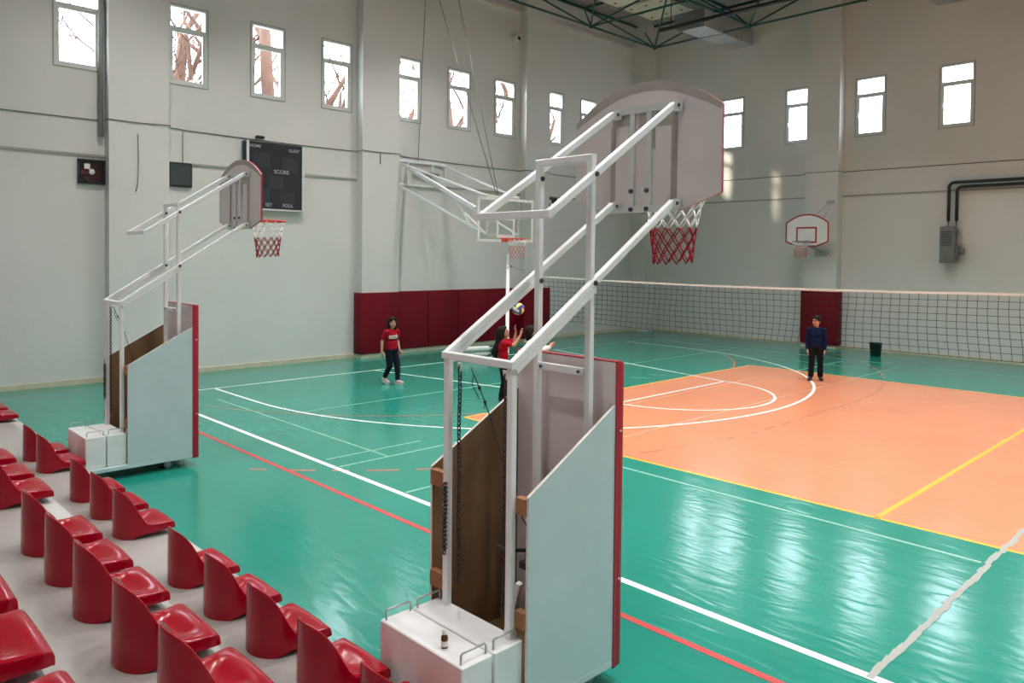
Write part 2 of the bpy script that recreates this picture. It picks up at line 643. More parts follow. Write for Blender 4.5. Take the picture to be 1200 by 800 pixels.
# string course between the pilasters, cornice under the roof
m = MB()
e = YF
for a, b in PIL_Y + [(YB - 0.6, YB)]:
    m.box(XL, XL + 0.03, e, a, 4.36, 4.40, 0)
    e = b
structure(m.build('trim_1', 'trim_grey'))
m = MB()
e = XL + 0.6
for a, b in PIL_X + [(XR, XR)]:
    m.box(e, a, YB - 0.03, YB, 4.33, 4.37, 0)
    e = b
structure(m.build('trim_2', 'trim_grey'))
m = MB()
e = YF
for a, b in PIL_Y + [(YB - 0.6, YB)]:
    m.box(XL, XL + 0.10, e, a, 9.66, 9.74, 0)
    e = b
structure(m.build('trim_3', 'wall_paint'))

# windows
wn = [0]


def window(axis, plane, outward, s):
    """frame, upper fixed light, lower opening sash with handle"""
    wn[0] += 1
    d = plane + outward * 0.10
    d2 = plane + outward * 0.05

    def bx(m, a, b, z0, z1, p0, p1, mi=0):
        if axis == 'Y':
            m.box(p0, p1, a, b, z0, z1, mi)
        else:
            m.box(a, b, p0, p1, z0, z1, mi)
    f = MB()
    e = s + WW
    t = 0.045
    zt = WZ0 + 1.12
    # frame
    bx(f, s, s + t, WZ0, WZ1, plane - outward * 0.006, d)
    bx(f, e - t, e, WZ0, WZ1, plane - outward * 0.006, d)
    bx(f, s + t, e - t, WZ0, WZ0 + t, plane - outward * 0.006, d)
    bx(f, s + t, e - t, WZ1 - t, WZ1, plane - outward * 0.006, d)
    bx(f, s + t, e - t, zt, zt + 0.06, plane, d)
    root = structure(f.build('window_%d' % wn[0], 'window_pvc'))
    q = MB()
    g = 0.05
    a, b = s + t, e - t
    p0, p1 = plane + outward * 0.012, d2
    bx(q, a, a + g, WZ0 + t, zt, p0, p1)
    bx(q, b - g, b, WZ0 + t, zt, p0, p1)
    bx(q, a + g, b - g, WZ0 + t, WZ0 + t + g, p0, p1)
    bx(q, a + g, b - g, zt - g, zt, p0, p1)
    q.build('sash', 'window_pvc', root)
    q = MB()
    pm = (p0 + p1) / 2
    bx(q, a + g - 0.01, b - g + 0.01, WZ0 + t + g - 0.01, zt - g + 0.01, pm - 0.003, pm + 0.003)
    q.build('pane', 'pane_glass', root)
    q = MB()
    bx(q, a, b, zt + 0.05, WZ1 - t + 0.01, pm - 0.003, pm + 0.003)
    q.build('transom_pane', 'pane_glass', root)
    q = MB()
    bx(q, a + 0.012, a + 0.034, WZ0 + 0.52, WZ0 + 0.64, plane - outward * 0.03, p0)
    q.build('handle', 'frame_white', root)
    q = MB()
    h = 0.016
    p2 = plane - outward * 0.012
    for (y0, y1, z0, z1) in ((s - h, s, WZ0 - h, WZ1 + h), (e, e + h, WZ0 - h, WZ1 + h), (s, e, WZ0 - h, WZ0), (s, e, WZ1, WZ1 + h)):
        bx(q, y0, y1, z0, z1, plane, p2)
    q.build('surround', 'reveal_dark', root)


for s in LEFT_WIN:
    window('Y', XL, -1, s)
for s in BACK_WIN[:7]:
    window('X', YB, 1, s)

# bleacher tiers
TREAD = [0.2, 0.6, 1.0, 1.4]
EDGE = [2.38, 1.535, 0.70, -0.14]
for k in range(4):
    m = MB()
    yb = EDGE[k + 1] - 0.0 if k < 3 else YF
    z0 = 0.0
    m.box(XL + 0.02, 6.0, (EDGE[k + 1] if k < 3 else YF), EDGE[k] - 0.10, z0, TREAD[k], 0)
    m.box(XL + 0.02, 6.0, EDGE[k] - 0.10, EDGE[k], z0, TREAD[k], 1)  # front strip coloured as if it caught more light
    o = structure(m.build('bleacher_step' if k == 0 else 'bleacher_step.%03d' % k, ['concrete', 'concrete_edge_lit']))
    tag(o, ['lowest grey bleacher tread beside the green floor', 'second grey bleacher tread from the floor', 'third grey bleacher tread from the floor', 'highest grey bleacher tread behind the seats'][k], 'bleacher step')

# ------------------------------------------------------------------ seats


def interp(x, tab):
    if x <= tab[0][0]:
        return tab[0][1]
    for (xa, ya), (xb, yb) in zip(tab[:-1], tab[1:]):
        if x <= xb:
            t = (x - xa) / (xb - xa)
            return ya + (yb - ya) * t
    return tab[-1][1]


RIM = [(-0.20, 0.402), (-0.19, 0.396), (-0.17, 0.382), (-0.15, 0.363), (-0.12, 0.322), (-0.09, 0.266), (-0.06, 0.203), (-0.03, 0.150), (0.0, 0.118), (0.04, 0.107), (0.10, 0.102), (0.17, 0.102)]


def seat_mesh():
    """moulded shell: rounded back that stands on the tread, scooped pan, rolled front lip"""
    m = MB()
    w, yside = 0.200, 0.165

    def hw(y):
        t = min(1, max(0, y / yside))
        return w + 0.026 * t
    path = []
    ns = 7
    for i in range(ns):
        y = yside * (1 - i / ns)
        path.append((hw(y), y, 0, y, 0))
    na = 32
    for i in range(na + 1):
        a = -PI * i / na
        path.append((w * math.cos(a), w * math.sin(a), 0, 0, 0))
    for i in range(1, ns + 1):
        y = yside * i / ns
        path.append((-hw(y), y, 0, y, 0))

    def sm(a, b, x):
        x = min(1, max(0, (x - a) / (b - a)))
        return x * x * (3 - 2 * x)

    def zp(y):
        return 0.076 + 0.026 * sm(0.0, 0.17, y)
    front = [(0.180, 0.0), (0.195, -0.004), (0.206, -0.014), (0.211, -0.028), (0.210, -0.048), (0.206, -0.062)]
    rr = [0, 0.2, 0.4, 0.56, 0.66, 0.74, 0.81, 0.87, 0.92, 0.96, 0.985, 1.0]
    fr = [(hw(yside) - 0.003 * k, f[0], 0, f[0], f[1]) for k, f in enumerate(front)]
    full = list(reversed(fr)) + path + [(-p[0], p[1], 0, p[3], p[4]) for p in fr]
    n = len(full)
    rows = []
    for (x, y, cx, cy, dz) in full:
        row = []
        top = interp(min(y, yside), RIM)
        k = sm(0.025, 0.10, top - zp(min(y, yside)))
        for r in rr:
            px, py = cx + (x - cx) * r, cy + (y - cy) * r
            base = zp(min(py, yside))
            tall = sm(0.50, 0.97, r) - 0.012 * sm(0.97, 1.0, r)
            low = 1.1 * sm(0.35, 0.88, r) - 0.35 * sm(0.93, 1.0, r)
            f = tall * k + low * (1 - k)
            z = base + (top - base) * f + dz + 0.008 * (1 - r * r) * sm(0.08, 0.17, y)
            row.append((px, py, z))
        rows.append(row)
    R = len(rr)
    vs = [p for row in rows for p in row]
    fs = []
    for i in range(n - 1):
        for j in range(R - 1):
            fs.append((i * R + j, (i + 1) * R + j, (i + 1) * R + j + 1, i * R + j + 1))
    o = len(vs)
    K = 4
    for i, (x, y, cx, cy, dz) in enumerate(full):
        zt = rows[i][-1][2]
        zb = 0.036 * sm(-0.14, -0.02, y) + 0.012 * sm(0.0, 0.16, y)
        zb = min(zb, zt - 0.003)
        for k in range(1, K + 1):
            q = k / K
            fl = 1 + 0.025 * math.sin(q * PI / 2)
            vs.append((cx + (x - cx) * fl, cy + (y - cy) * fl, zt + (zb - zt) * q))
    for i in range(n - 1):
        for k in range(K):
            a = i * R + R - 1 if k == 0 else o + i * K + k - 1
            b = (i + 1) * R + R - 1 if k == 0 else o + (i + 1) * K + k - 1
            fs.append((a, b, o + (i + 1) * K + k, o + i * K + k))
    m.add(vs, fs, 0, True)
    return m


seat_proto = seat_mesh().build('stadium_seat', 'seat_red')
bpy.context.view_layer.update()
_bm = bmesh.new()
_bm.from_mesh(seat_proto.data)
bmesh.ops.remove_doubles(_bm, verts=_bm.verts[:], dist=0.0008)
bmesh.ops.recalc_face_normals(_bm, faces=_bm.faces[:])
_bm.to_mesh(seat_proto.data)
_bm.free()
for p in seat_proto.data.polygons:
    p.use_smooth = True
_ss = seat_proto.modifiers.new('smooth', 'SUBSURF')
_ss.levels = 1
_ss.render_levels = 1
ROWX = {  # seat centres along each row, clusters parted by aisles, nearest first
    0: [[-2.97, -3.58, -4.19, -4.81, -5.44], [-6.67, -7.295, -7.925], [-9.21, -9.82], [-12.35, -12.98]],
    1: [[-3.18, -3.78, -4.43, -5.02, -5.61], [-6.83, -7.43, -8.08], [-9.4, -10.0]],
    2: [[-2.67, -3.28, -3.86], [-5.09, -5.7]],
}
ORD = ['first', 'second', 'third', 'fourth', 'fifth']
ROWN = ['front row', 'middle row', 'rear row']
CLN = {0: ['of the five nearest from the right', 'of three from the right before the far trolley', 'of the pair left of the aisle gap', 'of the last pair at the left edge'],
       1: ['of the five nearest from the right', 'of three from the right at the left edge', 'of the far pair at the left edge'],
       2: ['of the large near seats from the right', 'of the pair at the left edge']}
YSEAT = [2.16, 1.31, 0.495]
first = True
for r in ROWX:
    for ci, cl in enumerate(ROWX[r]):
        for k, x in enumerate(cl):
            s = seat_proto if first else seat_proto.copy()
            if not first:
                COL.objects.link(s)
            first = False
            s.location = (x, YSEAT[r], TREAD[r])
            tag(s, 'red seat in %s, %s %s' % (ROWN[r], ORD[k], CLN[r][ci]), 'seat', 'red bucket seats in the %s' % ROWN[r])


# ------------------------------------------------------------------ hoop net and rim


def net_loops(m, c, r0, r1, h, rows, n, rad, split, mi_top=0, mi_bot=1, sag=0.0):
    """diamond net: zigzag cords between rings, wide at the rim and narrow below"""
    c = Vector(c)

    def pt(k, i):
        t = k / rows
        r = r0 + (r1 - r0) * (t ** 0.55)
        if k == rows:
            r *= 1.04
        a = 2 * PI * (i + 0.5 * (k % 2)) / n
        return c + Vector((r * math.cos(a), r * math.sin(a), -h * (t ** 0.95) - sag * math.sin(a) * t))
    for k in range(rows):
        mi = mi_top if k < split else mi_bot
        for i in range(n):
            p = pt(k, i)
            if k % 2 == 0:
                qs = (pt(k + 1, i), pt(k + 1, i - 1))
            else:
                qs = (pt(k + 1, i), pt(k + 1, i + 1))
            for q in qs:
                m.tube([p, (p + q) / 2 + Vector((0, 0, -0.004)), q], rad, 5, mi)


def rim_mesh(m, c, r, rad, n=32, mi=0):
    c = Vector(c)
    m.tube([c + Vector((r * math.cos(2 * PI * i / n), r * math.sin(2 * PI * i / n), 0)) for i in range(n)], rad, 8, mi, closed=True)


def fan_board(w, h, side0, arch, n=16):
    """outline of a fan backboard: x across, z up; side0 is where the straight sides begin"""
    pts = [(-0.30, 0.0), (0.30, 0.0), (w / 2, side0)]
    zs = h - arch
    for i in range(n + 1):
        a = PI * i / n
        x = w / 2 * math.cos(a)
        z = zs + arch * (1 - abs(math.cos(a)) ** 2.1)
        pts.append((x, z))
    pts.append((-w / 2, side0))
    return pts


# ------------------------------------------------------------------ mobile hoop trolley
TX = -3.18            # centre line of the near trolley


def chain_mesh(m, top, length, link=0.036, r=0.0042, sway=0.0, mi=0):
    top = Vector(top)
    n = int(length / (link * 0.72))
    for i in range(n):
        z = -i * link * 0.72
        x = sway * math.sin(i * 0.35) * 0.01
        c = top + Vector((x, 0, z - link / 2))
        pts = []
        for k in range(10):
            a = 2 * PI * k / 10
            lx, lz = 0.011 * math.cos(a), link / 2 * math.sin(a)
            pts.append(c + (Vector((lx, 0, lz)) if i % 2 else Vector((0, lx, lz))))
        m.tube(pts, r, 5, mi, closed=True)


def make_trolley():
    xr, xl = -2.765, -3.595
    t = thing('basketball_hoop_trolley', (TX, 3.0, 0), 'large white mobile basketball hoop trolley in the centre foreground', 'basketball hoop', 'mobile hoop trolleys standing on the green floor')
    # chassis
    m = MB()
    m.bar((xr - 0.025, 2.39, 0.125), (xr - 0.025, 3.54, 0.125), 0.05, 0.05)
    m.bar((xl + 0.025, 2.39, 0.125), (xl + 0.025, 3.54, 0.125), 0.05, 0.05)
    for y in (2.415, 2.80, 3.16, 3.50):
        m.bar((xl + 0.05, y, 0.125), (xr - 0.05, y, 0.125), 0.05, 0.05)
    m.build('base_frame', 'panel_blue', t)
    MB().box(xl + 0.02, xr - 0.02, 2.83, 3.525, 0.151, 0.165).build('shade_plate', 'ply_brown', t)  # dark sheet added to give the inside its shadowed bottom
    for x in (xr - 0.10, xl + 0.10):
        for y in (2.47, 3.28, 3.43):
            m = MB()
            m.box(x - 0.035, x + 0.035, y - 0.03, y + 0.03, 0.095, 0.10)
            m.box(x - 0.027, x - 0.022, y - 0.02, y + 0.02, 0.03, 0.096)
            m.box(x + 0.022, x + 0.027, y - 0.02, y + 0.02, 0.03, 0.096)
            c = m.build('caster', 'steel_grey', t)
            m = MB()
            m.lathe((x - 0.018, y, 0.0405), [(0.02, 0), (0.037, 0.002), (0.04, 0.008), (0.04, 0.028), (0.037, 0.034), (0.02, 0.036)], 20, 0, 'X')
            m.build('wheel', 'steel_grey', c)
    # counterweights
    for y0, y1 in ((2.395, 2.600), (2.612, 2.815)):
        m = MB()
        m.box(-3.50, -2.80, y0, y1, 0.152, 0.50, 0, 0.006, 1)
        b = m.build('counterweight', 'steel_white', t)
        for x in (-3.472, -2.832):
            m = MB()
            h = 0.055
            pts = [(x, y0 + 0.02, 0.495), (x, y0 + 0.02, 0.50 + h - 0.012), (x, y0 + 0.028, 0.50 + h), (x, y1 - 0.028, 0.50 + h), (x, y1 - 0.02, 0.50 + h - 0.012), (x, y1 - 0.02, 0.495)]
            m.tube(pts, 0.0058, 8)
            m.build('handle', 'steel_grey', b)
    # posts
    for x in (-2.871, -3.286):
        m = MB()
        m.bar((x, 3.41, 0.15), (x, 3.41, 3.10), 0.042, 0.042, up=(0, 1, 0))
        m.build('front_post', 'steel_white', t)
    m = MB()
    m.bar((-3.307, 3.41, 3.10), (-2.850, 3.41, 3.10), 0.042, 0.042)
    m.build('top_crossbar', 'steel_white', t)
    m = MB()
    m.bar((-3.265, 3.40, 1.85), (-2.892, 3.40, 1.85), 0.03, 0.045)
    cb = m.build('post_crossbar', 'steel_white', t)
    for x in (-3.235, -2.93):
        MB().lathe((x, 3.375, 1.85), [(0.002, 0), (0.010, 0.001), (0.011, 0.012)], 10, 0, 'Y').build('bolt', 'bolt_dark', cb)
    for x in (-2.870, -3.397):
        m = MB()
        m.bar((x, 2.785, 0.15), (x, 2.785, 1.935), 0.042, 0.042, up=(0, 1, 0))
        m.build('rear_post', 'steel_white', t)
    # lower arms: two stacked tubes from the rear bar to the front posts, one to the board
    a0, a1 = Vector((0, 2.765, 1.955)), Vector((0, 4.20, 2.885))
    sl = (a1.z - a0.z) / (a1.y - a0.y)
    for x, xf in ((-2.850, -2.850), (-3.397, -3.345)):
        m = MB()
        m.bar((x, a0.y, a0.z), (xf, a1.y, a1.z), 0.038, 0.042, up=(0, -sl, 1))
        arm = m.build('lower_arm', 'steel_white', t)
        m = MB()
        m.bar((x, a0.y + 0.02, a0.z - 0.034), (x * .50 + xf * .50, 3.48 if x < -3 else 3.425, a0.z + ((3.48 if x < -3 else 3.425) - a0.y) * sl - 0.046), 0.034, 0.036, up=(0, -sl, 1))
        m.build('stiffener', 'steel_white', arm)
    m = MB()
    m.bar((-3.416, 2.768, 1.953), (-2.831, 2.768, 1.953), 0.042, 0.042)
    m.build('rear_crossbar', 'steel_white', t)
    b0, b1 = Vector((0, 3.03, 2.757)), Vector((0, 4.20, 3.515))
    su = (b1.z - b0.z) / (b1.y - b0.y)
    for x, xf in ((-2.850, -2.850), (-3.402, -3.345)):
        m = MB()
        m.bar((x, b0.y, b0.z), (xf, b1.y, b1.z), 0.038, 0.044, up=(0, -su, 1))
        m.build('upper_arm', 'steel_white', t)
    m = MB()
    m.bar((-3.421, 3.03, 2.757), (-2.831, 3.03, 2.757), 0.042, 0.044)
    m.build('upper_crossbar', 'steel_white', t)
    for x, s in ((-2.813, 1), (-3.34, 1)):
        for y, z in ((3.41, b0.z + (3.41 - b0.y) * su), (3.41, a0.z + (3.41 - a0.y) * sl)):
            xx = -2.831
            if x < -3:
                xx = -3.265
            m = MB()
            m.lathe((xx - 0.004, y, z), [(0.004, 0), (0.017, 0.0), (0.017, 0.010), (0.009, 0.011), (0.009, 0.020), (0.002, 0.021)], 6, 0, 'X', False)
            m.build('pivot_bolt', 'bolt_dark', t)
    # side panels: painted outside, bare ply inside
    for x, s in ((xr, -1), (xl, 1)):
        m = MB()
        poly = [(2.815, 0.152), (3.53, 0.152), (3.53, 1.655), (2.815, 1.262)]
        m.prism(poly, (x, 0, 0), (0, 1, 0), (0, 0, 1), (s * 0.018, 0, 0), 0, 1, 2)
        m.build('side_panel', ['panel_blue', 'panel_edge', 'ply_brown'], t)
    for x0, x1 in ((xr - 0.018, -2.855), (xl + 0.018, -3.415)):
        for z in (1.205, 0.60):
            m = MB()
            m.box(x0, x1, 2.80, 2.845, z - 0.045, z + 0.045)
            m.build('wood_block', 'wood_block', t)
    # front pad
    m = MB()
    m.box(xl + 0.004, xr - 0.004, 3.531, 3.553, 0.11, 1.905)
    m.build('front_board', 'board_back', t)
    m = MB()
    m.box(xl - 0.006, xr + 0.006, 3.553, 3.605, 0.095, 1.912, 0, 0.012, 2)
    m.box(xl - 0.006, xl + 0.003, 3.53, 3.56, 0.095, 1.912)
    m.box(xr - 0.003, xr + 0.006, 3.53, 3.56, 0.095, 1.912)
    m.box(xl - 0.006, xr + 0.006, 3.53, 3.56, 1.906, 1.914)
    m.build('front_pad', 'board_red', t)
    for z in (0.62, 1.5):
        MB().lathe((xr + 0.004, 3.575, z), [(0.002, 0), (0.008, 0.001), (0.008, 0.004), (0.003, 0.006)], 10, 0, 'X').build('screw', 'steel_white', t)
    # things inside: winch, brace, chains, spring, cord
    m = MB()
    m.bar((-3.06, 2.86, 0.16), (-2.915, 2.90, 0.74), 0.04, 0.03)
    m.build('inner_brace', 'steel_white', t)
    m = MB()
    m.lathe((-3.02, 3.14, 0.83), [(0.03, 0), (0.10, 0.005), (0.115, 0.03), (0.115, 0.16), (0.10, 0.185), (0.03, 0.19)], 18, 0, 'X')
    m.box(-3.10, -2.90, 3.08, 3.24, 0.72, 0.76)
    m.box(-2.895, -2.80, 3.02, 3.22, 0.74, 0.97, 0, 0.02, 2)
    m.tube([(-2.85, 3.10, 0.75), (-2.85, 3.05, 0.60)], 0.018, 8)
    m.tube([(-3.0, 3.16, 0.83), (-3.13, 3.02, 0.83), (-3.16, 2.96, 0.86)], 0.012, 8)
    m.build('winch', 'rubber_black', t)
    for x, L in ((-3.315, 1.25), (-2.935, 1.30)):
        m = MB()
        chain_mesh(m, (x, 2.80, 1.895), L, sway=0.3)
        c = m.build('chain', 'chain_dark', t)
        m = MB()
        m.prism([(-0.02, 0.0), (0.02, 0.0), (0.008, -0.05), (-0.008, -0.05)], (x, 2.795, 1.912), (1, 0, 0), (0, 0, 1), (0, 0.008, 0))
        m.build('lug', 'steel_white', c)
    m = MB()
    chain_mesh(m, (-3.385, 2.755, 1.22), 0.42, link=0.030, sway=0.2)
    sp = []
    for i in range(120):
        a = i * 0.8
        sp.append((-3.375 + 0.013 * math.cos(a), 2.752 + 0.013 * math.sin(a), 1.22 - i * 0.0032))
    m.tube(sp, 0.003, 5)
    m.build('spring', 'chain_dark', t)
    m = MB()
    cord = [(-3.22, 2.80, 1.90), (-3.205, 2.81, 1.86), (-3.19, 2.84, 1.78), (-3.175, 2.87, 1.70), (-3.16, 2.90, 1.60), (-3.13, 2.95, 1.40), (-3.08, 3.03, 1.10), (-3.03, 3.12, 0.90)]
    m.tube(cord, 0.0035, 6)
    for p in (cord[2], cord[3], cord[4]):
        m.ellipsoid(p, 0.010, 0.010, 0.013, 8, 6)
    m.tube([cord[1], (-3.225, 2.815, 1.80), (-3.20, 2.845, 1.72)], 0.003, 5)
    m.tube([cord[3], (-3.185, 2.875, 1.66)], 0.003, 5)
    m.build('cord', 'chain_dark', t)
    # backboard
    YBD = 4.265
    z0 = 2.835
    m = MB()
    pts = fan_board(1.21, 0.885, 0.105, 0.225)
    m.prism(pts, (TX + 0.045, YBD, z0), (1, 0, 0), (0, 0, 1), (0, 0.022, 0), 0, 1, 0)
    bb = m.build('backboard', ['board_back', 'board_red'], t)
    m = MB()
    n = 16
    arcp = pts[3:3 + n + 1]
    inner = []
    for (x, z) in arcp:
        k = max(0.0, 1 - abs(x) / 0.605)
        inner.append((x * (0.985), z - 0.035 - 0.03 * min(1, k * 3)))
    for i in range(n):
        a, b, c, d = arcp[i], arcp[i + 1], inner[i + 1], inner[i]
        m.add([(TX + 0.045 + q[0], YBD - 0.003, z0 + q[1]) for q in (a, b, c, d)] + [(TX + 0.045 + q[0], YBD + 0.001, z0 + q[1]) for q in (a, b, c, d)], [(3, 2, 1, 0), (4, 5, 6, 7), (0, 1, 5, 4), (2, 3, 7, 6)], 0)
    m.build('arch_band', 'board_stain', bb)
    m = MB()
    for xa, xb, za, zb in ((-3.40, -3.25, 0.60, 0.70), (-3.17, -3.095, 0.56, 0.70), (-3.03, -2.86, 0.57, 0.70), (-3.41, -3.37, 0.05, 0.60), (-2.905, -2.86, 0.05, 0.57), (-3.055, -3.035, 0.42, 0.6)):
        m.box(xa, xb, YBD - 0.003, YBD + 0.001, z0 + za, z0 + zb)
    m.build('bare_patch', 'board_stain', bb)
    for zc, hh in ((z0 + 0.700, 0.05), (z0 + 0.02, 0.045)):
        m = MB()
        m.box(-3.44, -2.84, YBD - 0.022, YBD, zc - hh / 2, zc + hh / 2)
        m.build('mounting_rail', 'alu', bb)
    for x in (-3.215, -3.075):
        m = MB()
        m.box(x - 0.02, x + 0.02, YBD - 0.020, YBD, z0 + 0.04, z0 + 0.68)
        m.build('mounting_strut', 'alu', bb)
    for x in (-3.215, -3.085):
        for z in (0.02, 0.145):
            MB().lathe((x, YBD - 0.034, z0 + z), [(0.004, 0), (0.016, 0.001), (0.017, 0.014)], 10, 0, 'Y').build('bolt', 'bolt_dark', bb)
    for x in (-2.835, -3.402):
        for z in (3.515, 2.880):
            m = MB()
            xx = -2.850 if x > -3 else -3.345
            m.box(xx - 0.028, xx - 0.023, 4.19, YBD - 0.02, z - 0.026, z + 0.026)
            m.box(xx + 0.023, xx + 0.028, 4.19, YBD - 0.02, z - 0.026, z + 0.026)
            m.box(xx - 0.028, xx + 0.040, YBD - 0.024, YBD - 0.02, z - 0.034, z + 0.034)
            br = m.build('arm_bracket', 'alu', bb)
            MB().lathe((xx + 0.026, 4.215, z), [(0.003, 0), (0.012, 0.0), (0.012, 0.008), (0.004, 0.010)], 6, 0, 'X', False).build('bolt', 'bolt_dark', br)
    # rim on the court side
    RX, RY, RZ, RR = TX + 0.03, YBD + 0.022 + 0.15 + 0.225, 2.955, 0.225
    m = MB()
    rim_mesh(m, (RX, RY, RZ), RR, 0.010)
    m.box(RX - 0.09, RX + 0.09, YBD + 0.0225, YBD + 0.030, RZ - 0.06, RZ + 0.06)
    m.box(RX - 0.075, RX + 0.075, YBD + 0.03, RY - RR + 0.01, RZ - 0.008, RZ + 0.008)
    for s in (-1, 1):
        m.bar((RX + s * 0.07, YBD + 0.03, RZ - 0.045), (RX + s * 0.16, RY - 0.15, RZ - 0.004), 0.012, 0.012)
    rim = m.build('rim', 'rim_red', t)
    m = MB()
    net_loops(m, (RX, RY, RZ - 0.008), RR, 0.136, 0.46, 7, 12, 0.0048, 3, sag=-0.01)
    m.build('net', ['net_white', 'net_red'], rim)
    return t


trolley = make_trolley()
far = copy_tree(trolley)
far.location.x -= 6.304
far['label'] = 'smaller looking white mobile hoop trolley at left beyond the front seats'

# bottle on the near counterweight
bt = thing('bottle', (-3.018, 2.462, 0.501), 'small brown medicine bottle with white cap on the white counterweight', 'bottle')
bx0, by0 = bt.location.x, bt.location.y
MB().lathe((bx0, by0, 0.50), [(0.015, 0), (0.0185, 0.003), (0.0185, 0.055), (0.016, 0.063), (0.009, 0.069), (0.009, 0.074)], 20).build('glass_body', 'amber_glass', bt)
MB().lathe((bx0, by0, 0.512), [(0.0187, 0), (0.0190, 0.001), (0.0190, 0.027), (0.0187, 0.028)], 20).build('paper_label', 'label_white', bt)
MB().lathe((bx0, by0, 0.572), [(0.0125, 0), (0.013, 0.002), (0.0125, 0.022), (0.010, 0.024)], 20).build('cap', 'label_white', bt)

# ------------------------------------------------------------------ wall mounted hoop with glass board
wh = thing('wall_hoop', (XL, 12.15, 4.3), 'wall-mounted basketball hoop with clear board on white folding arms', 'basketball hoop')
XW = XL + 0.03
m = MB()
for z in (4.96, 4.36):
    m.bar((XW, 11.30, z), (XW, 13.05, z), 0.06, 0.06)
for y in (11.30, 11.78, 12.60, 13.02):
    m.bar((XW, y, 4.36), (XW, y, 4.96), 0.06, 0.06, up=(1, 0, 0))
m.build('wall_frame', 'steel_white', wh)
m = MB()
m.tube([(XW + 0.06, 11.95, 4.72), (XW + 0.06, 12.75, 4.66)], 0.05, 12)
m.build('motor', 'heater_grey', wh)
XBD = -12.80
for y in (11.36, 12.98):
    m = MB()
    m.bar((XW, y, 4.93), (XBD - 0.1, 12.15 + (y - 12.15) * 0.62, 3.90), 0.05, 0.05)
    m.build('upper_arm', 'steel_white', wh)
    m = MB()
    m.bar((XW, y, 4.38), (XBD - 0.1, 12.15 + (y - 12.15) * 0.62, 3.02), 0.045, 0.045)
    m.build('lower_arm', 'steel_white', wh)
m = MB()
m.bar((XW + 0.1, 11.75, 4.78), (XBD - 0.45, 11.62, 3.62), 0.09, 0.10)
m.build('folding_strut', 'steel_white', wh)
m = MB()
for s in (-1, 1):
    m.bar((XBD - 0.08, 12.15 + s * 0.5, 2.98), (XBD - 0.08, 12.15 + s * 0.5, 3.94), 0.04, 0.04, up=(1, 0, 0))
m.bar((XBD - 0.08, 11.65, 3.90), (XBD - 0.08, 12.65, 3.90), 0.04, 0.04)
m.bar((XBD - 0.08, 11.65, 3.02), (XBD - 0.08, 12.65, 3.02), 0.04, 0.04)
m.bar((XBD - 0.08, 11.65, 3.85), (XBD - 0.55, 11.8, 3.20), 0.025, 0.025)
m.bar((XBD - 0.9, 11.68, 3.55), (XBD - 0.1, 11.68, 3.02), 0.03, 0.03)
m.bar((XBD - 1.15, 11.68, 3.82), (XBD - 0.55, 11.62, 3.14), 0.03, 0.03)
m.build('board_carrier', 'steel_white', wh)
Y0, Y1, Z0, Z1 = 11.30, 13.06, 2.86, 3.865
bb = MB().box(XBD - 0.008, XBD, Y0, Y1, Z0, Z1).build('backboard', 'board_glass', wh)
m = MB()
e = 0.055
for q in ((Y0, Y0 + e, Z0, Z1), (Y1 - e, Y1, Z0, Z1), (Y0 + e, Y1 - e, Z0, Z0 + e), (Y0 + e, Y1 - e, Z1 - e, Z1)):
    m.box(XBD - 0.014, XBD + 0.006, *q)
m.build('border_line', 'frame_white', bb)
m = MB()
y0, y1, z0, z1 = 11.88, 12.45, 2.96, 3.42
for q in ((y0, y0 + e, z0, z1), (y1 - e, y1, z0, z1), (y0 + e, y1 - e, z0, z0 + e), (y0 + e, y1 - e, z1 - e, z1)):
    m.box(XBD - 0.012, XBD + 0.004, *q)
m.build('target_square', 'frame_white', bb)
m = MB()
RC = (XBD + 0.15 + 0.225, 12.17, 2.93)
rim_mesh(m, RC, 0.225, 0.011)
m.box(XBD + 0.007, XBD + 0.05, RC[1] - 0.15, RC[1] + 0.13, 2.86, 2.95)
m.box(XBD + 0.05, RC[0] - 0.21, RC[1] - 0.07, RC[1] + 0.07, 2.90, 2.93)
m.bar((XBD + 0.04, RC[1] - 0.1, 2.88), (RC[0], RC[1] - 0.22, 2.915), 0.014, 0.014)
m.bar((XBD + 0.04, RC[1] + 0.1, 2.88), (RC[0], RC[1] + 0.22, 2.915), 0.014, 0.014)
rim = m.build('rim', 'rim_orange', wh)
m = MB()
net_loops(m, (RC[0], RC[1], RC[2] - 0.01), 0.225, 0.15, 0.42, 6, 12, 0.006, 2)
m.build('net', ['net_white', 'net_pale_red'], rim)
for p, q in (((XW + 0.1, 12.05, 4.98), (XW + 0.1, 12.30, 10.3)), ((-13.25, 12.3, 3.93), (-15.4, 11.85, 9.9)), ((-13.25, 12.35, 3.93), (-15.4, 12.65, 9.9))):
    m = MB()
    m.tube([p, q], 0.010, 6)
    m.build('lifting_cable', 'cable_grey', wh)

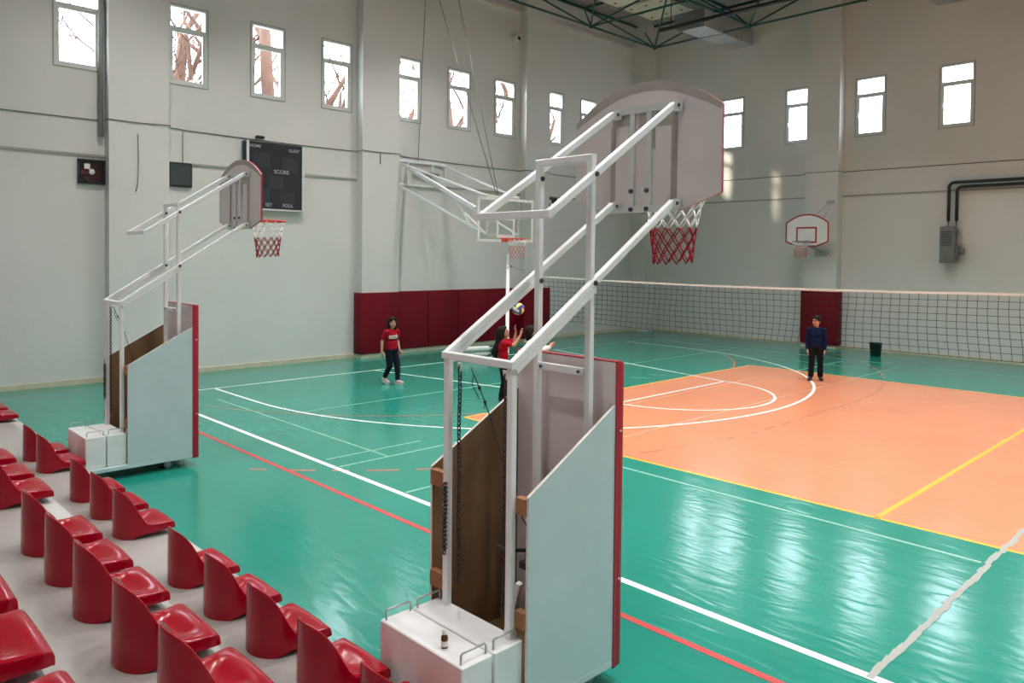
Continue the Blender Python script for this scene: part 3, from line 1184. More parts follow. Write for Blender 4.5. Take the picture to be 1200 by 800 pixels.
# ------------------------------------------------------------------ hoop on the far pilaster
YP = YB - PIL_DB
ph = thing('pilaster_hoop', (-9.55, YP, 2.8), 'white fan-shaped basketball board with red lines on far pilaster', 'basketball hoop')
XH, YH = -9.72, 21.0
m = MB()
m.bar((XH + 0.12, YP, 2.72), (XH + 0.12, YH + 0.02, 2.98), 0.06, 0.06)
m.bar((XH - 0.30, YH + 0.05, 3.0), (XH + 0.40, YP - 0.02, 2.72), 0.04, 0.05)
m.box(XH - 0.02, XH + 0.32, YP - 0.03, YP, 2.62, 2.80)
m.build('support_arm', 'steel_grey', ph)
m = MB()
m.box(XH + 0.30, XH + 0.52, YP - 0.05, YP, 4.14, 4.22)
m.tube([(XH + 0.40, YP - 0.03, 4.17), (XH + 0.18, YH + 0.05, 3.75)], 0.008, 6)
m.tube([(XH + 0.44, YP - 0.03, 4.17), (XH + 0.46, YH + 0.05, 3.70)], 0.008, 6)
m.build('stay_wire', 'steel_grey', ph)
pts = fan_board(1.26, 0.925, 0.13, 0.245)
m = MB()
m.prism(pts, (XH, YH, 2.892), (1, 0, 0), (0, 0, 1), (0, 0.022, 0))
bb = m.build('backboard', 'frame_white', ph)
m = MB()
N = len(pts)
ctr = (0, 0.46)
for i in range(N):
    a, b = pts[i], pts[(i + 1) % N]
    a2 = (a[0] * 0.935, ctr[1] + (a[1] - ctr[1]) * 0.915)
    b2 = (b[0] * 0.935, ctr[1] + (b[1] - ctr[1]) * 0.915)
    m.add([(XH + q[0], YH - 0.003, 2.892 + q[1]) for q in (a, b, b2, a2)], [(0, 1, 2, 3)], 0)
m.build('border_line', 'board_red', bb)
m = MB()
x0, x1, z0, z1, e = XH - 0.31, XH + 0.29, 3.00, 3.45, 0.045
for q in ((x0, x0 + e, z0, z1), (x1 - e, x1, z0, z1), (x0 + e, x1 - e, z0, z0 + e), (x0 + e, x1 - e, z1 - e, z1)):
    m.box(q[0], q[1], YH - 0.004, YH, q[2], q[3])
m.build('target_square', 'board_red', bb)
RC = (XH, YH - 0.15 - 0.225, 3.03)
m = MB()
rim_mesh(m, RC, 0.225, 0.011)
m.box(XH - 0.08, XH + 0.08, YH - 0.012, YH - 0.004, 2.96, 3.06)
m.box(XH - 0.07, XH + 0.07, YH - 0.17, YH - 0.01, 3.005, 3.025)
rim = m.build('rim', 'rim_red' if False else 'heater_grey', ph)
m = MB()
net_loops(m, (RC[0], RC[1], RC[2] - 0.01), 0.225, 0.15, 0.43, 6, 12, 0.005, 2)
m.build('net', ['net_white', 'net_pale_red'], rim)

# ------------------------------------------------------------------ volleyball net and posts
NY = 12.15
post = thing('volleyball_post', (-12.70, NY, 0), 'slim white volleyball post before the red wall pads', 'post')
m = MB()
m.lathe((-12.70, NY, 0), [(0.06, 0), (0.06, 0.01), (0.042, 0.012), (0.042, 2.28)], 16)
pm_ = m.build('mast', 'steel_white', post)
MB().lathe((-12.70, NY, 2.25), [(0.030, 0), (0.047, 0.004), (0.047, 0.05), (0.036, 0.052), (0.034, 0.10), (0.020, 0.30), (0.004, 0.34)], 16).build('tip', 'frame_white', post)
m = MB()
m.lathe((-12.60, NY, 2.30), [(0.004, 0), (0.02, 0.002), (0.02, 0.02), (0.004, 0.022)], 12, 0, 'X')
m.build('pulley', 'bolt_dark', post)
m = MB()
NX0, NX1 = -11.55, 1.2
NC = 100


def net_pt(u, v):
    x = NX0 + (NX1 - NX0) * u
    zt = 2.085 - 0.055 * math.sin(min(1, u * 1.35) * PI)
    zb = 1.17 - 0.03 * math.sin(u * PI * 1.2)
    wob = 0.05 * math.sin(9.0 * u + 2.0 * v) * v + 0.03 * math.sin(31 * u + 3 * v)
    return Vector((x + 0.05 * math.sin(17 * u + 2.5 * v) * v, NY + wob * 0.8, zt + (zb - zt) * v))


for i in range(NC + 1):
    m.tube([net_pt(i / NC, k / 9) for k in range(10)], 0.0034, 4)
for k in range(1, 10):
    m.tube([net_pt(i / NC, k / 9) for i in range(NC + 1)], 0.0034, 4)
vnet = tag(m.build('volleyball_net', 'net_cord'), 'long dark mesh volleyball net with a white top tape', 'net')
m = MB()
for i in range(NC):
    a, b = net_pt(i / NC, 0), net_pt((i + 1) / NC, 0)
    m.bar(a, b, 0.008, 0.034)
m.build('top_tape', 'net_tape', vnet)
m = MB()
m.tube([(-12.66, NY, 2.31), net_pt(0, 0)], 0.005, 6)
m.build('tension_cable', 'cable_grey', vnet)

# ------------------------------------------------------------------ wall pads
pads = [(XL + PIL_D, 10.21, 11.37), (XL, 11.40, 12.47), (XL, 12.49, 13.52), (XL, 13.54, 14.62), (XL, 14.64, 15.84), (XL + PIL_D, 15.82, 16.93)]
PN = ['first red wall pad from the left, wrapped round the pilaster', 'second red wall pad from the left, behind the standing girl', 'third red wall pad from the left, between plain pads', 'fourth red wall pad from the left, right of the third', 'fifth red wall pad from the left, behind the white post', 'rightmost red wall pad of the left wall, behind the trolley']
for (x, y0, y1), lab in zip(pads, PN):
    m = MB()
    m.box(x, x + 0.06, y0, y1, 0.10, 1.60, 0, 0.018, 3)
    if x > XL:
        m.box(XL, x + 0.03, y0, y0 + 0.055, 0.10, 1.60, 0, 0.015, 2)
    tag(m.build('wall_pad', 'pad_red'), lab, 'wall pad', 'red pads along the left wall')
m = MB()
m.box(-10.12, -9.07, YP - 0.07, YP, 0.10, 1.62, 0, 0.02, 3)
m.box(-9.12, -9.065, YP - 0.03, YB - 0.02, 0.10, 1.62, 0, 0.015, 2)
tag(m.build('wall_pad', 'pad_red'), 'red wall pad on the far pilaster behind the boy', 'wall pad')

# ------------------------------------------------------------------ scoreboard and things on the left wall
sb = thing('scoreboard', (XL, 8.07, 4.25), 'black electronic scoreboard with silver side rails on left wall', 'scoreboard')
m = MB()
SX = XL + 0.13
m.box(XL, SX, 7.36, 8.79, 3.52, 5.00, 0, 0.008, 1)
m.build('case', 'score_black', sb)
m = MB()
m.box(SX - 0.02, SX + 0.012, 8.73, 8.80, 3.51, 5.01)
m.box(SX - 0.02, SX + 0.012, 7.40, 7.46, 3.51, 5.01)
m.box(SX - 0.02, SX + 0.008, 7.46, 8.73, 3.50, 3.535)
m.build('rail', 'alu', sb)
for (y0, y1, z0, z1) in ((7.56, 7.95, 4.45, 4.78), (8.24, 8.62, 4.36, 4.70), (7.92, 8.28, 3.98, 4.28), (7.60, 7.95, 3.66, 3.98), (8.20, 8.55, 3.66, 3.90)):
    MB().box(SX, SX + 0.004, y0, y1, z0, z1).build('digit_window', 'score_cell', sb)
for s, y, z, h in (('HOME', 7.60, 4.90, 0.065), ('GUEST', 8.53, 4.87, 0.065), ('SCORE', 8.22, 4.37, 0.085), ('SET', 7.92, 3.62, 0.075), ('FOUL', 8.38, 3.62, 0.075)):
    text_part(s, 'lettering', 'score_letter', sb, (SX + 0.007, y, z), (0, 1, 0), (0, 0, 1), h)
m = MB()
m.box(XL, XL + 0.08, 7.66, 7.85, 5.085, 5.145, 0, 0.01, 1)
tag(m.build('junction_box', 'black_plastic'), 'small black box on the cable above the scoreboard', 'junction box')

m = MB()


def fan_unit(y, z, label):
    f = thing('exhaust_fan', (XL, y, z), label, 'fan', 'square exhaust fans in the left wall')
    h = 0.235
    m = MB()
    for q in ((-h, h, h - 0.03, h), (-h, h, -h, -h + 0.03), (-h, -h + 0.03, -h, h), (h - 0.03, h, -h, h)):
        m.box(XL, XL + 0.06, y + q[0], y + q[1], z + q[2], z + q[3])
    m.box(XL, XL + 0.006, y - h, y + h, z - h, z + h)
    m.build('frame', 'black_plastic', f)
    m = MB()
    for k in range(6):
        a = k * PI / 3
        for (r0, r1) in ((0.05, 0.18),):
            p = [(r0, -0.03), (r1, -0.07), (r1, 0.06), (r0, 0.03)]
            vs = []
            for (r, w) in p:
                ca, sa = math.cos(a), math.sin(a)
                vs.append((XL + 0.025 + w * 0.15, y + r * ca - w * sa, z + r * sa + w * ca))
            vs += [(v[0] + 0.004, v[1], v[2]) for v in vs]
            m.add(vs, [(0, 1, 2, 3), (7, 6, 5, 4), (0, 4, 5, 1), (1, 5, 6, 2), (2, 6, 7, 3), (3, 7, 4, 0)])
    m.build('blades', 'fan_red', f)
    MB().lathe((XL + 0.03, y, z), [(0.055, 0), (0.055, 0.03), (0.045, 0.036), (0.01, 0.038)], 16, 0, 'X').build('hub', 'alu', f)
    m = MB()
    n = 28
    m.tube([(XL + 0.04, y + 0.195 * math.cos(2 * PI * i / n), z + 0.195 * math.sin(2 * PI * i / n)) for i in range(n)], 0.010, 6, closed=True)
    m.build('ring_guard', 'black_plastic', f)
    m = MB()
    m.box(XL + 0.05, XL + 0.056, y - 0.13, y - 0.03, z + 0.05, z + 0.15)
    m.build('paper_tag', 'label_white', f)
    return f


fan_unit(4.36, 4.06, 'black square exhaust fan with red blades at far left wall')
fan_unit(17.25, 4.13, 'black square exhaust fan half hidden behind the near trolley post')

mo = thing('wall_monitor', (XL, 6.02, 4.14), 'small black-framed screen on the left wall beside the pilaster', 'screen')
m = MB()
m.box(XL, XL + 0.06, 5.78, 6.26, 3.89, 4.39, 0, 0.01, 1)
m.build('frame', 'black_plastic', mo)
MB().box(XL + 0.060, XL + 0.064, 5.815, 6.225, 3.935, 4.355).build('display', 'screen_dark', mo)

sc_ = thing('security_camera', (XL + PIL_D, 15.75, 8.85), 'small white security camera high on the left pilaster', 'camera')
sx, sy, sz = XL + 0.02, 15.60, 8.90
m = MB()
m.box(XL, XL + 0.10, 15.56, 15.62, 8.93, 8.98)
m.build('bracket', 'label_white', sc_)
m = MB()
m.lathe((XL + 0.06, 15.58, 8.86), [(0.03, 0), (0.085, 0.01), (0.095, 0.03), (0.095, 0.16), (0.08, 0.18)], 14, 0, 'X')
m.box(XL + 0.05, XL + 0.26, 15.47, 15.69, 8.95, 8.98)
m.build('housing', 'label_white', sc_)
MB().lathe((XL + 0.235, 15.58, 8.86), [(0.055, 0), (0.055, 0.012), (0.02, 0.018)], 14, 0, 'X').build('lens', 'black_plastic', sc_)

# cables along the walls
m = MB()
pts = []
zc = 5.07
e = YF + 0.2
for a, b in PIL_Y:
    pts += [(XL + 0.015, e, zc), (XL + 0.015, a - 0.02, zc - 0.01), (XL + PIL_D + 0.015, a - 0.02, zc), (XL + PIL_D + 0.015, b + 0.02, zc + 0.02), (XL + 0.015, b + 0.02, zc + 0.02)]
    e = b + 0.5
pts += [(XL + 0.015, YB - 0.62, zc)]
dense = []
for i, (a, b) in enumerate(zip(pts[:-1], pts[1:])):
    a, b = Vector(a), Vector(b)
    n = max(1, int((b - a).length / 0.5))
    for k in range(n):
        dense.append(a + (b - a) * k / n + Vector((0, 0, -0.015 * math.sin(PI * k / n))))
dense.append(Vector(pts[-1]))
m.tube(dense, 0.009, 6)
tag(m.build('wall_cable', 'cable_dark'), 'thin dark cable strung along the left wall below the windows', 'cable')
m = MB()
pts = [(XL + 0.65, YB - 0.015, 5.04), (PIL_X[0][0] - 0.02, YB - 0.015, 5.04), (PIL_X[0][0] - 0.02, YP - 0.015, 5.04), (PIL_X[0][1] + 0.02, YP - 0.015, 5.04), (PIL_X[0][1] + 0.02, YB - 0.015, 5.04), (PIL_X[1][0], YB - 0.015, 5.02)]
m.tube(pts, 0.009, 6)
tag(m.build('wall_cable', 'cable_dark'), 'thin dark cable strung along the far wall below the windows', 'cable')
m = MB()
m.tube([(XL + PIL_D + 0.01, 5.12, 4.85), (XL + PIL_D + 0.012, 5.13, 4.4), (XL + PIL_D + 0.012, 5.12, 3.9), (XL + PIL_D + 0.015, 5.08, 3.72)], 0.009, 5)
tag(m.build('hanging_wire', 'cable_grey'), 'short loose wire hanging down the left pilaster', 'wire')
m = MB()
m.tube([(XL + PIL_D + 0.01, 10.78, 5.05), (XL + PIL_D + 0.012, 10.78, 4.78)], 0.012, 5)
tag(m.build('hanging_wire', 'cable_dark'), 'stub of wire hanging from the cable beside the wall hoop', 'wire')
m = MB()
m.tube([(XL + 0.02, 6.08, 5.05), (XL + 0.02, 6.08, 4.40)], 0.008, 5)
tag(m.build('hanging_wire', 'cable_grey'), 'thin wire running from the wall cable down to the screen', 'wire')
m = MB()
m.lathe((XL + 0.06, 4.52, 4.75), [(0.05, 0), (0.05, ZC - 4.8)], 12)
tag(m.build('downpipe', 'trim_grey'), 'grey vertical pipe in the corner of the left pilaster', 'pipe')

# ------------------------------------------------------------------ heater on the far wall
ht = thing('gas_heater', (-6.28, YB, 2.45), 'dark grey louvred heater on the far wall with flue pipes', 'heater')
m = MB()
HX0, HX1, HY, HZ0, HZ1 = -6.46, -6.12, 21.55, 2.47, 3.42
m.box(HX0, HX1, HY, YB - 0.12, HZ0, HZ1, 0, 0.012, 2)
m.box(HX0 + 0.06, HX1 - 0.06, YB - 0.13, YB, HZ0 + 0.2, HZ1 - 0.1)
m.build('casing', 'heater_grey', ht)
m = MB()
for k in range(6):
    z = HZ1 - 0.12 - k * 0.068
    m.box(HX0 + 0.05, HX1 - 0.05, HY - 0.004, HY, z - 0.032, z)
m.build('louvre_slot', 'hole_dark', ht)
m = MB()
for k in range(6):
    z = HZ1 - 0.12 - k * 0.068
    m.prism([(0, 0), (0.026, -0.014), (0.026, -0.018), (0, -0.004)], (HX0 + 0.05, HY - 0.002, z), (0, -1, 0), (0, 0, 1), (HX1 - HX0 - 0.10, 0, 0))
m.build('louvre', 'heater_grey', ht)
m = MB()
m.lathe(((HX0 + HX1) / 2 - 0.02, HY - 0.005, 2.83), [(0.05, 0.004), (0.05, 0), (0.032, 0), (0.032, 0.004)], 20, 0, 'Y')
m.build('badge', 'logo_white', ht)
m = MB()
m.lathe((HX1, 21.74, 2.78), [(0.07, 0), (0.07, 0.07), (0.09, 0.075), (0.09, 0.16), (0.075, 0.19), (0.02, 0.20)], 16, 0, 'X')
m.box(HX1, HX1 + 0.06, 21.66, 21.82, 2.63, 2.93)
m.box(HX1, HX1 + 0.05, 21.70, 21.80, 3.22, 3.34)
m.build('burner', 'heater_grey', ht)
m = MB()
m.tube([(HX1 + 0.08, YB - 0.03, 3.35), (HX1 + 0.08, YB - 0.03, 2.90)], 0.014, 6)
m.build('gas_pipe', 'alu', ht)


def elbow_pipe(x, y, z0, z1, xe, r):
    pts = [(x, y, z0), (x, y, z1 - 0.12)]
    for i in range(1, 7):
        a = PI / 2 * i / 6
        pts.append((x + 0.12 * (1 - math.cos(a)), y, z1 - 0.12 + 0.12 * math.sin(a)))
    pts.append((xe, y, z1))
    return MB().tube(pts, r, 12)


for (x, z1) in ((HX0 + 0.13, 4.545), (HX0 + 0.32, 4.43)):
    elbow_pipe(x, 21.78, 3.56, z1, -3.4, 0.042).build('flue_pipe', 'black_plastic', ht)
    MB().lathe((x, 21.78, HZ1 - 0.01), [(0.02, 0), (0.024, 0.05), (0.018, 0.06), (0.018, 0.10), (0.03, 0.12), (0.03, 0.16)], 12).build('flue_collar', 'heater_grey', ht)

# bucket
bk = thing('bucket', (-7.73, 20.87, 0), 'dark round bucket on the green floor near the far wall', 'bucket')
MB().lathe((-7.73, 20.87, 0), [(0.10, 0), (0.125, 0.004), (0.155, 0.33), (0.165, 0.335), (0.165, 0.35), (0.15, 0.35), (0.12, 0.02), (0.01, 0.02)], 24).build('pail', 'bucket_dark', bk)
m = MB()
m.tube([(-7.73 + 0.16 * math.cos(a), 20.87 - 0.02 - 0.03 * math.sin(a), 0.33 - 0.06 * math.sin(a)) for a in [PI * i / 14 for i in range(15)]], 0.004, 6)
m.build('handle', 'steel_grey', bk)

# white rolled poles by the pads
for k, (z, dx, lab) in enumerate(((0.07, 0.0, 'lower white rolled bundle lying before the red wall pads'), (0.205, 0.05, 'upper white rolled bundle lying on the other one'))):
    rb = thing('rolled_bundle', (-14.2, 12.8, z), lab, 'roll', 'white rolls by the wall pads')
    a = Vector((-14.45 + dx, 12.15, z))
    b = Vector((-14.25 + dx, 12.95, z))
    MB().tube([a, a + (b - a) * 0.04, a + (b - a) * 0.5, a + (b - a) * 0.96, b], [0.045, 0.065, 0.066, 0.064, 0.045], 14).build('roll', 'net_white', rb)
    d = (b - a).normalized()
    MB().tube([b - d * 0.03, b + d * 0.33], 0.013, 8).build('end_rod', 'frame_white', rb)

# ------------------------------------------------------------------ ceiling: space frame, ducts, panels
sf = thing('roof_truss', (-11.1, 17.0, 9.2), 'dark green tubular roof truss under the ceiling', 'truss')
BX = [-14.42, -11.14, -7.90, -4.65]
BYY = [20.15, 17.02, 13.90, 10.80]
TXX = [-16.04, -12.78, -9.52, -6.28, -3.03]
TYY = [21.70, 18.58, 15.46, 12.35, 9.24]
ZB_, ZT_ = 9.2, 10.45


def truss_bar(a, b, r, name):
    MB().tube([a, b], r, 8).build(name, 'truss_green', sf)


for y in BYY:
    for xa, xb in zip(BX[:-1], BX[1:]):
        truss_bar((xa, y, ZB_), (xb, y, ZB_), 0.032, 'bottom_chord')
for x in BX:
    for ya, yb in zip(BYY[:-1], BYY[1:]):
        truss_bar((x, ya, ZB_), (x, yb, ZB_), 0.032, 'bottom_chord')
for y in TYY[:3]:
    for xa, xb in zip(TXX[:-1], TXX[1:]):
        truss_bar((xa, y, ZT_), (xb, y, ZT_), 0.045, 'top_chord')
for x in TXX[:4]:
    for ya, yb in zip(TYY[:2], TYY[1:3]):
        truss_bar((x, ya, ZT_), (x, yb, ZT_), 0.045, 'top_chord')
for i, x in enumerate(BX[:3]):
    for j, y in enumerate(BYY[:2]):
        for ii in (i, i + 1):
            for jj in (j, j + 1):
                truss_bar((x, y, ZB_), (TXX[ii], TYY[jj], ZT_), 0.026, 'diagonal')
        MB().ellipsoid((x, y, ZB_), 0.06, 0.06, 0.06, 12, 8).build('node', 'truss_green', sf)
d1 = thing('air_duct', (-12.4, 21, 9.2), 'grey sheet metal duct by the far corner under the ceiling', 'duct', 'grey ducts under the ceiling')
m = MB()
m.prism([(-12.95, 9.30), (-12.80, 9.19), (-11.98, 9.17), (-11.98, 9.66), (-12.95, 9.66)], (0, 19.1, 0), (1, 0, 0), (0, 0, 1), (0, YB - 19.11, 0))
m.build('duct_body', 'duct_grey', d1)
m = MB()
for y in (19.1, 20.2, 21.2):
    m.prism([(-12.97, 9.29), (-12.81, 9.17), (-11.96, 9.15), (-11.96, 9.68), (-12.97, 9.68)], (0, y, 0), (1, 0, 0), (0, 0, 1), (0, 0.03, 0))
m.build('seam', 'duct_grey', d1)
d2 = copy_tree(d1)
d2.location.x += 6.05
d2.location.z += 0.02
d2['label'] = 'grey sheet metal duct at the top right edge of the picture'
for k, (y0, y1, lab) in enumerate(((19.1, 20.75, 'cream perforated ceiling panel nearest the far corner'), (17.2, 18.9, 'second cream perforated ceiling panel from the far corner'))):
    cp = thing('ceiling_panel', (-14.15, y0, 10.30), lab, 'ceiling panel', 'cream panels under the roof')
    m = MB()
    m.box(-14.95, -13.40, y0, y1, 10.30, 10.37, 0, 0.01, 1)
    m.build('sheet', 'ceiling_cream', cp)
    m = MB()
    for i in range(3):
        for j in range(3):
            m.lathe((-14.75 + 0.55 * i, y0 + 0.25 + 0.55 * j, 10.297), [(0.05, 0), (0.05, 0.004)], 12)
    m.build('vent_hole', 'hole_dark', cp)

m = MB()
m.tube([(-12.85, 18.22, 9.02), (-3.2, 18.24, 9.02)], 0.055, 10)
for x in (-12.5, -11.1, -7.9, -4.6):
    m.tube([(x, 18.23, 9.02), (x, 18.23, ZC)], 0.012, 6)
tag(m.build('ceiling_pipe', 'black_plastic'), 'dark pipe hung along the far side under the roof truss', 'pipe')

# ------------------------------------------------------------------ hall lamps (above the frame)
LROWS = [(x, y) for y in (4.4, 8.2, 12.0) for x in (-13.0, -9.2, -5.4, -1.6, 2.2, 6.0, 10.0)] + [(x, 15.8) for x in (-8.6, -5.0, -1.6, 2.2, 6.0, 10.0)] + [(x, -0.4) for x in (-9.2, -2.2)]
lamp_proto = None
for i, (x, y) in enumerate(LROWS):
    if lamp_proto is None:
        lp = thing('ceiling_light', (x, y, 9.35), 'x', 'light', 'hall lights hung under the roof truss')
        m = MB()
        m.box(x - 0.62, x + 0.62, y - 0.16, y + 0.16, 9.35, 9.47, 0, 0.02, 1)
        m.tube([(x - 0.5, y, 9.47), (x - 0.5, y, ZC)], 0.008, 6)
        m.tube([(x + 0.5, y, 9.47), (x + 0.5, y, ZC)], 0.008, 6)
        m.build('housing', 'lamp_housing', lp)
        m = MB()
        for s in (-0.08, 0.08):
            m.box(x - 0.58, x + 0.58, y + s - 0.045, y + s + 0.045, 9.343, 9.349)
        m.build('tube_light', 'lamp_white', lp)
        ld = bpy.data.lights.new('hall_lamp', 'AREA')
        ld.shape = 'RECTANGLE'
        ld.size, ld.size_y = 1.16, 0.26
        ld.energy = LAMP_POWER
        ld.color = (1.0, 0.97, 0.93)
        ld.spread = math.radians(116)
        lo = bpy.data.objects.new('lamp_glow', ld)
        COL.objects.link(lo)
        lo.parent = lp
        lo.location = (0, 0, -0.012)
        lamp_proto = lp
    else:
        lp = copy_tree(lamp_proto)
        lp.location = (x, y, 9.35)
    lp['label'] = 'twin tube hall light under the roof above the court, row %s' % ['over the trolleys', 'over the near court', 'over the volleyball net', 'before the far wall', 'over the bleachers'][min(4, i // 7 if i < 27 else 4)]

# ------------------------------------------------------------------ outside
og = structure(MB().box(-120, 60, -120, 90, -1.2, -1.0).build('ground', 'ground_outside'))
ob = MB().box(-42, -38, -70, -19.2, -1, 26).build('sun_blocker', 'blocker_grey')  # added out of view, keeps sun off all but the farthest left windows
tag(ob, 'unseen tall block added beyond the left wall to stop the sun', 'sun_blocker')


def tree(x, y, h, seed, label, lean=0.0):
    rnd = random.Random(seed)
    t = thing('bare_tree', (x, y, -1.0), label, 'tree', 'bare trees outside the left windows')
    tr, br = MB(), MB()

    def limb(mb, p, d, L, r, depth):
        pts, rs = [p], [r]
        q, dd = p.copy(), d.copy()
        n = 5
        wob = 0.10 if depth == 0 else 0.2
        for i in range(n):
            dd = (dd + Vector((rnd.uniform(-wob, wob), rnd.uniform(-wob, wob), rnd.uniform(-.02, .14)))).normalized()
            q = q + dd * (L / n)
            if q.x > -17.6:
                q.x = -17.6 - rnd.uniform(0, 0.4)
            pts.append(q.copy())
            rs.append(r * (1 - 0.55 * (i + 1) / n))
        mb.tube(pts, rs, 6 if depth else 10)
        if depth < 4:
            k = (7, 5, 4, 3)[depth]
            for i in range(k):
                j = rnd.randint(2, n)
                a = rnd.uniform(0, 2 * PI)
                nd = (dd * 0.7 + Vector((math.cos(a), math.sin(a), rnd.uniform(0.0, 0.6))) * 0.75).normalized()
                limb(br, pts[j], nd, L * rnd.uniform(.38, .55), max(0.016, rs[j] * 0.55), depth + 1)
    limb(tr, Vector((x, y, -1.0)), Vector((lean, 0, 1)).normalized(), h, 0.34, 0)
    tr.build('trunk', 'bark', t)
    br.build('branches', 'bark', t)


tree(-21.5, 10.75, 11.0, 11, 'bare tree with a forked trunk seen through the third window', 0.0)
tree(-23.5, 7.9, 10.0, 5, 'bare twiggy tree seen through the second window')
tree(-24.5, 14.2, 10.0, 21, 'bare twiggy tree seen through the fourth window')
tree(-21.5, 16.2, 11.0, 31, 'bare tree seen through the fifth window', -0.02)
tree(-21.2, 18.3, 11.0, 44, 'bare tree seen through the sixth window', 0.02)
tree(-21.8, 20.9, 11.0, 52, 'bare tree seen through the seventh window')

# ------------------------------------------------------------------ people


def remesh(mb, name, matname, parent, voxel, smooth=4, extra=()):
    o = mb.build(name, matname, None)
    r = o.modifiers.new('r', 'REMESH')
    r.mode = 'VOXEL'
    r.voxel_size = voxel
    r.use_smooth_shade = True
    s = o.modifiers.new('s', 'SMOOTH')
    s.factor = 0.5
    s.iterations = smooth
    dg = bpy.context.evaluated_depsgraph_get()
    dg.update()
    me = bpy.data.meshes.new_from_object(o.evaluated_get(dg))
    old = o.data
    o.modifiers.clear()
    o.data = me
    bpy.data.meshes.remove(old)
    me.name = name
    me.materials.clear()
    me.materials.append(MATS[matname])
    for p in me.polygons:
        p.use_smooth = True
    o.parent = parent
    return o


def person(loc, face, label, P, shirt, trousers, shoe, hair, sleeves, group, lettering=None):
    """P: joints in the figure's own frame (x to its left, y forward... x>0 is the figure's LEFT side seen from behind = -x from the front)"""
    rz = math.atan2(face[1], face[0]) - PI / 2
    t = thing('person', loc, label, 'person', group, rz)
    V = {k: Vector(v) for k, v in P.items() if not isinstance(v, (int, float, str))}
    hd = V['head']                      # centre of the skull
    hy = P.get('head_yaw', 0.0)
    hp = P.get('head_pitch', 0.0)
    MH = Matrix.Rotation(hy, 3, 'Z') @ Matrix.Rotation(hp, 3, 'X')

    def H(x, y, z):
        return hd + MH @ Vector((x, y, z))
    b = MB()
    # head and face
    b.ellipsoid(H(0, -0.006, 0.022), 0.072, 0.088, 0.088, 20, 14, 0, MH)
    b.ellipsoid(H(0, 0.020, -0.035), 0.056, 0.062, 0.072, 18, 12, 0, MH)
    b.ellipsoid(H(0, 0.052, -0.082), 0.026, 0.022, 0.020, 12, 8, 0, MH)
    b.ellipsoid(H(0, 0.089, -0.018), 0.009, 0.014, 0.011, 10, 8, 0, MH)
    b.capsule(H(0, 0.080, 0.012), H(0, 0.094, -0.016), 0.006, 0.008, 8)
    for s in (-1, 1):
        b.ellipsoid(H(s * 0.032, 0.062, -0.035), 0.022, 0.02, 0.022, 10, 8, 0, MH)
        b.ellipsoid(H(s * 0.073, -0.004, -0.008), 0.009, 0.016, 0.026, 10, 8, 0, MH)
    nb = V['neck']
    b.capsule(nb + Vector((0, 0, -0.03)), H(0, -0.012, -0.07), 0.040, 0.036)
    # trunk
    pe, wa, ch = V['pelvis'], V['waist'], V['chest']
    ML = None
    b.ellipsoid(pe, 0.112, 0.080, 0.085, 18, 12)
    b.ellipsoid(wa, 0.098, 0.070, 0.12, 18, 12)
    b.ellipsoid(ch, 0.118, 0.080, 0.13, 18, 12)
    for s in ('l', 'r'):
        b.capsule(nb + Vector((0, 0, -0.045)), V['sh_' + s], 0.042, 0.046)
        b.capsule(V['sh_' + s], V['el_' + s], 0.042, 0.030)
        b.capsule(V['el_' + s], V['wr_' + s], 0.032, 0.021)
        b.capsule(V['hip_' + s], V['kn_' + s], 0.070, 0.047)
        b.capsule(V['kn_' + s], V['an_' + s], 0.048, 0.030)
        b.capsule(V['an_' + s], V['an_' + s] + Vector((0, 0.0, -0.02)), 0.030, 0.028)
        b.capsule(V['an_' + s] + Vector((0, -0.01, -0.03)), V['to_' + s], 0.030, 0.022)
        # hand: palm, thumb, four fingers
        w = V['wr_' + s]
        hd_ = V['hd_' + s].normalized()                 # pointing direction
        pn = V['pn_' + s].normalized()                  # palm facing
        side = hd_.cross(pn).normalized()
        if s == 'r':
            side = -side
        for k in range(3):
            b.capsule(w + hd_ * 0.01 + side * (k - 1) * 0.018, w + hd_ * 0.065 + side * (k - 1) * 0.020, 0.014, 0.013, 10)
        for k, (L, sp) in enumerate(((0.050, -0.028), (0.057, -0.010), (0.053, 0.009), (0.042, 0.027))):
            p0 = w + hd_ * 0.070 + side * sp
            p1 = p0 + (hd_ * 0.93 + side * sp * 5.0 + pn * 0.25) .normalized() * L * 0.55
            p2 = p1 + (hd_ * 0.75 + side * sp * 4.0 + pn * 0.65).normalized() * L * 0.5
            b.capsule(p0, p1, 0.0088, 0.0082, 8)
            b.capsule(p1, p2, 0.0082, 0.0072, 8)
        p0 = w + hd_ * 0.022 - side * 0.022
        p1 = p0 + (hd_ * 0.6 - side * 0.8 + pn * 0.3).normalized() * 0.034
        p2 = p1 + (hd_ * 0.9 - side * 0.3 + pn * 0.3).normalized() * 0.026
        b.capsule(p0, p1, 0.0115, 0.010, 8)
        b.capsule(p1, p2, 0.010, 0.0085, 8)
    remesh(b, 'body', 'skin', t, 0.0052, 2)
    # face details
    for s in (-1, 1):
        e = MB()
        e.ellipsoid(H(s * 0.028, 0.0745, 0.006), 0.0105, 0.006, 0.0065, 10, 8, 0, MH)
        e.build('eye', 'eye_dark', t, world_coords=False)
        e = MB()
        e.tube([H(s * 0.015, 0.083, 0.024), H(s * 0.030, 0.080, 0.028), H(s * 0.045, 0.069, 0.023)], 0.0035, 6)
        e.build('eyebrow', 'hair_black', t, world_coords=False)
    e = MB()
    e.tube([H(-0.021, 0.073, -0.050), H(0, 0.081, -0.053), H(0.021, 0.073, -0.050)], [0.003, 0.0055, 0.003], 8)
    e.build('mouth', 'skin_lip', t, world_coords=False)
    # hair
    h = MB()
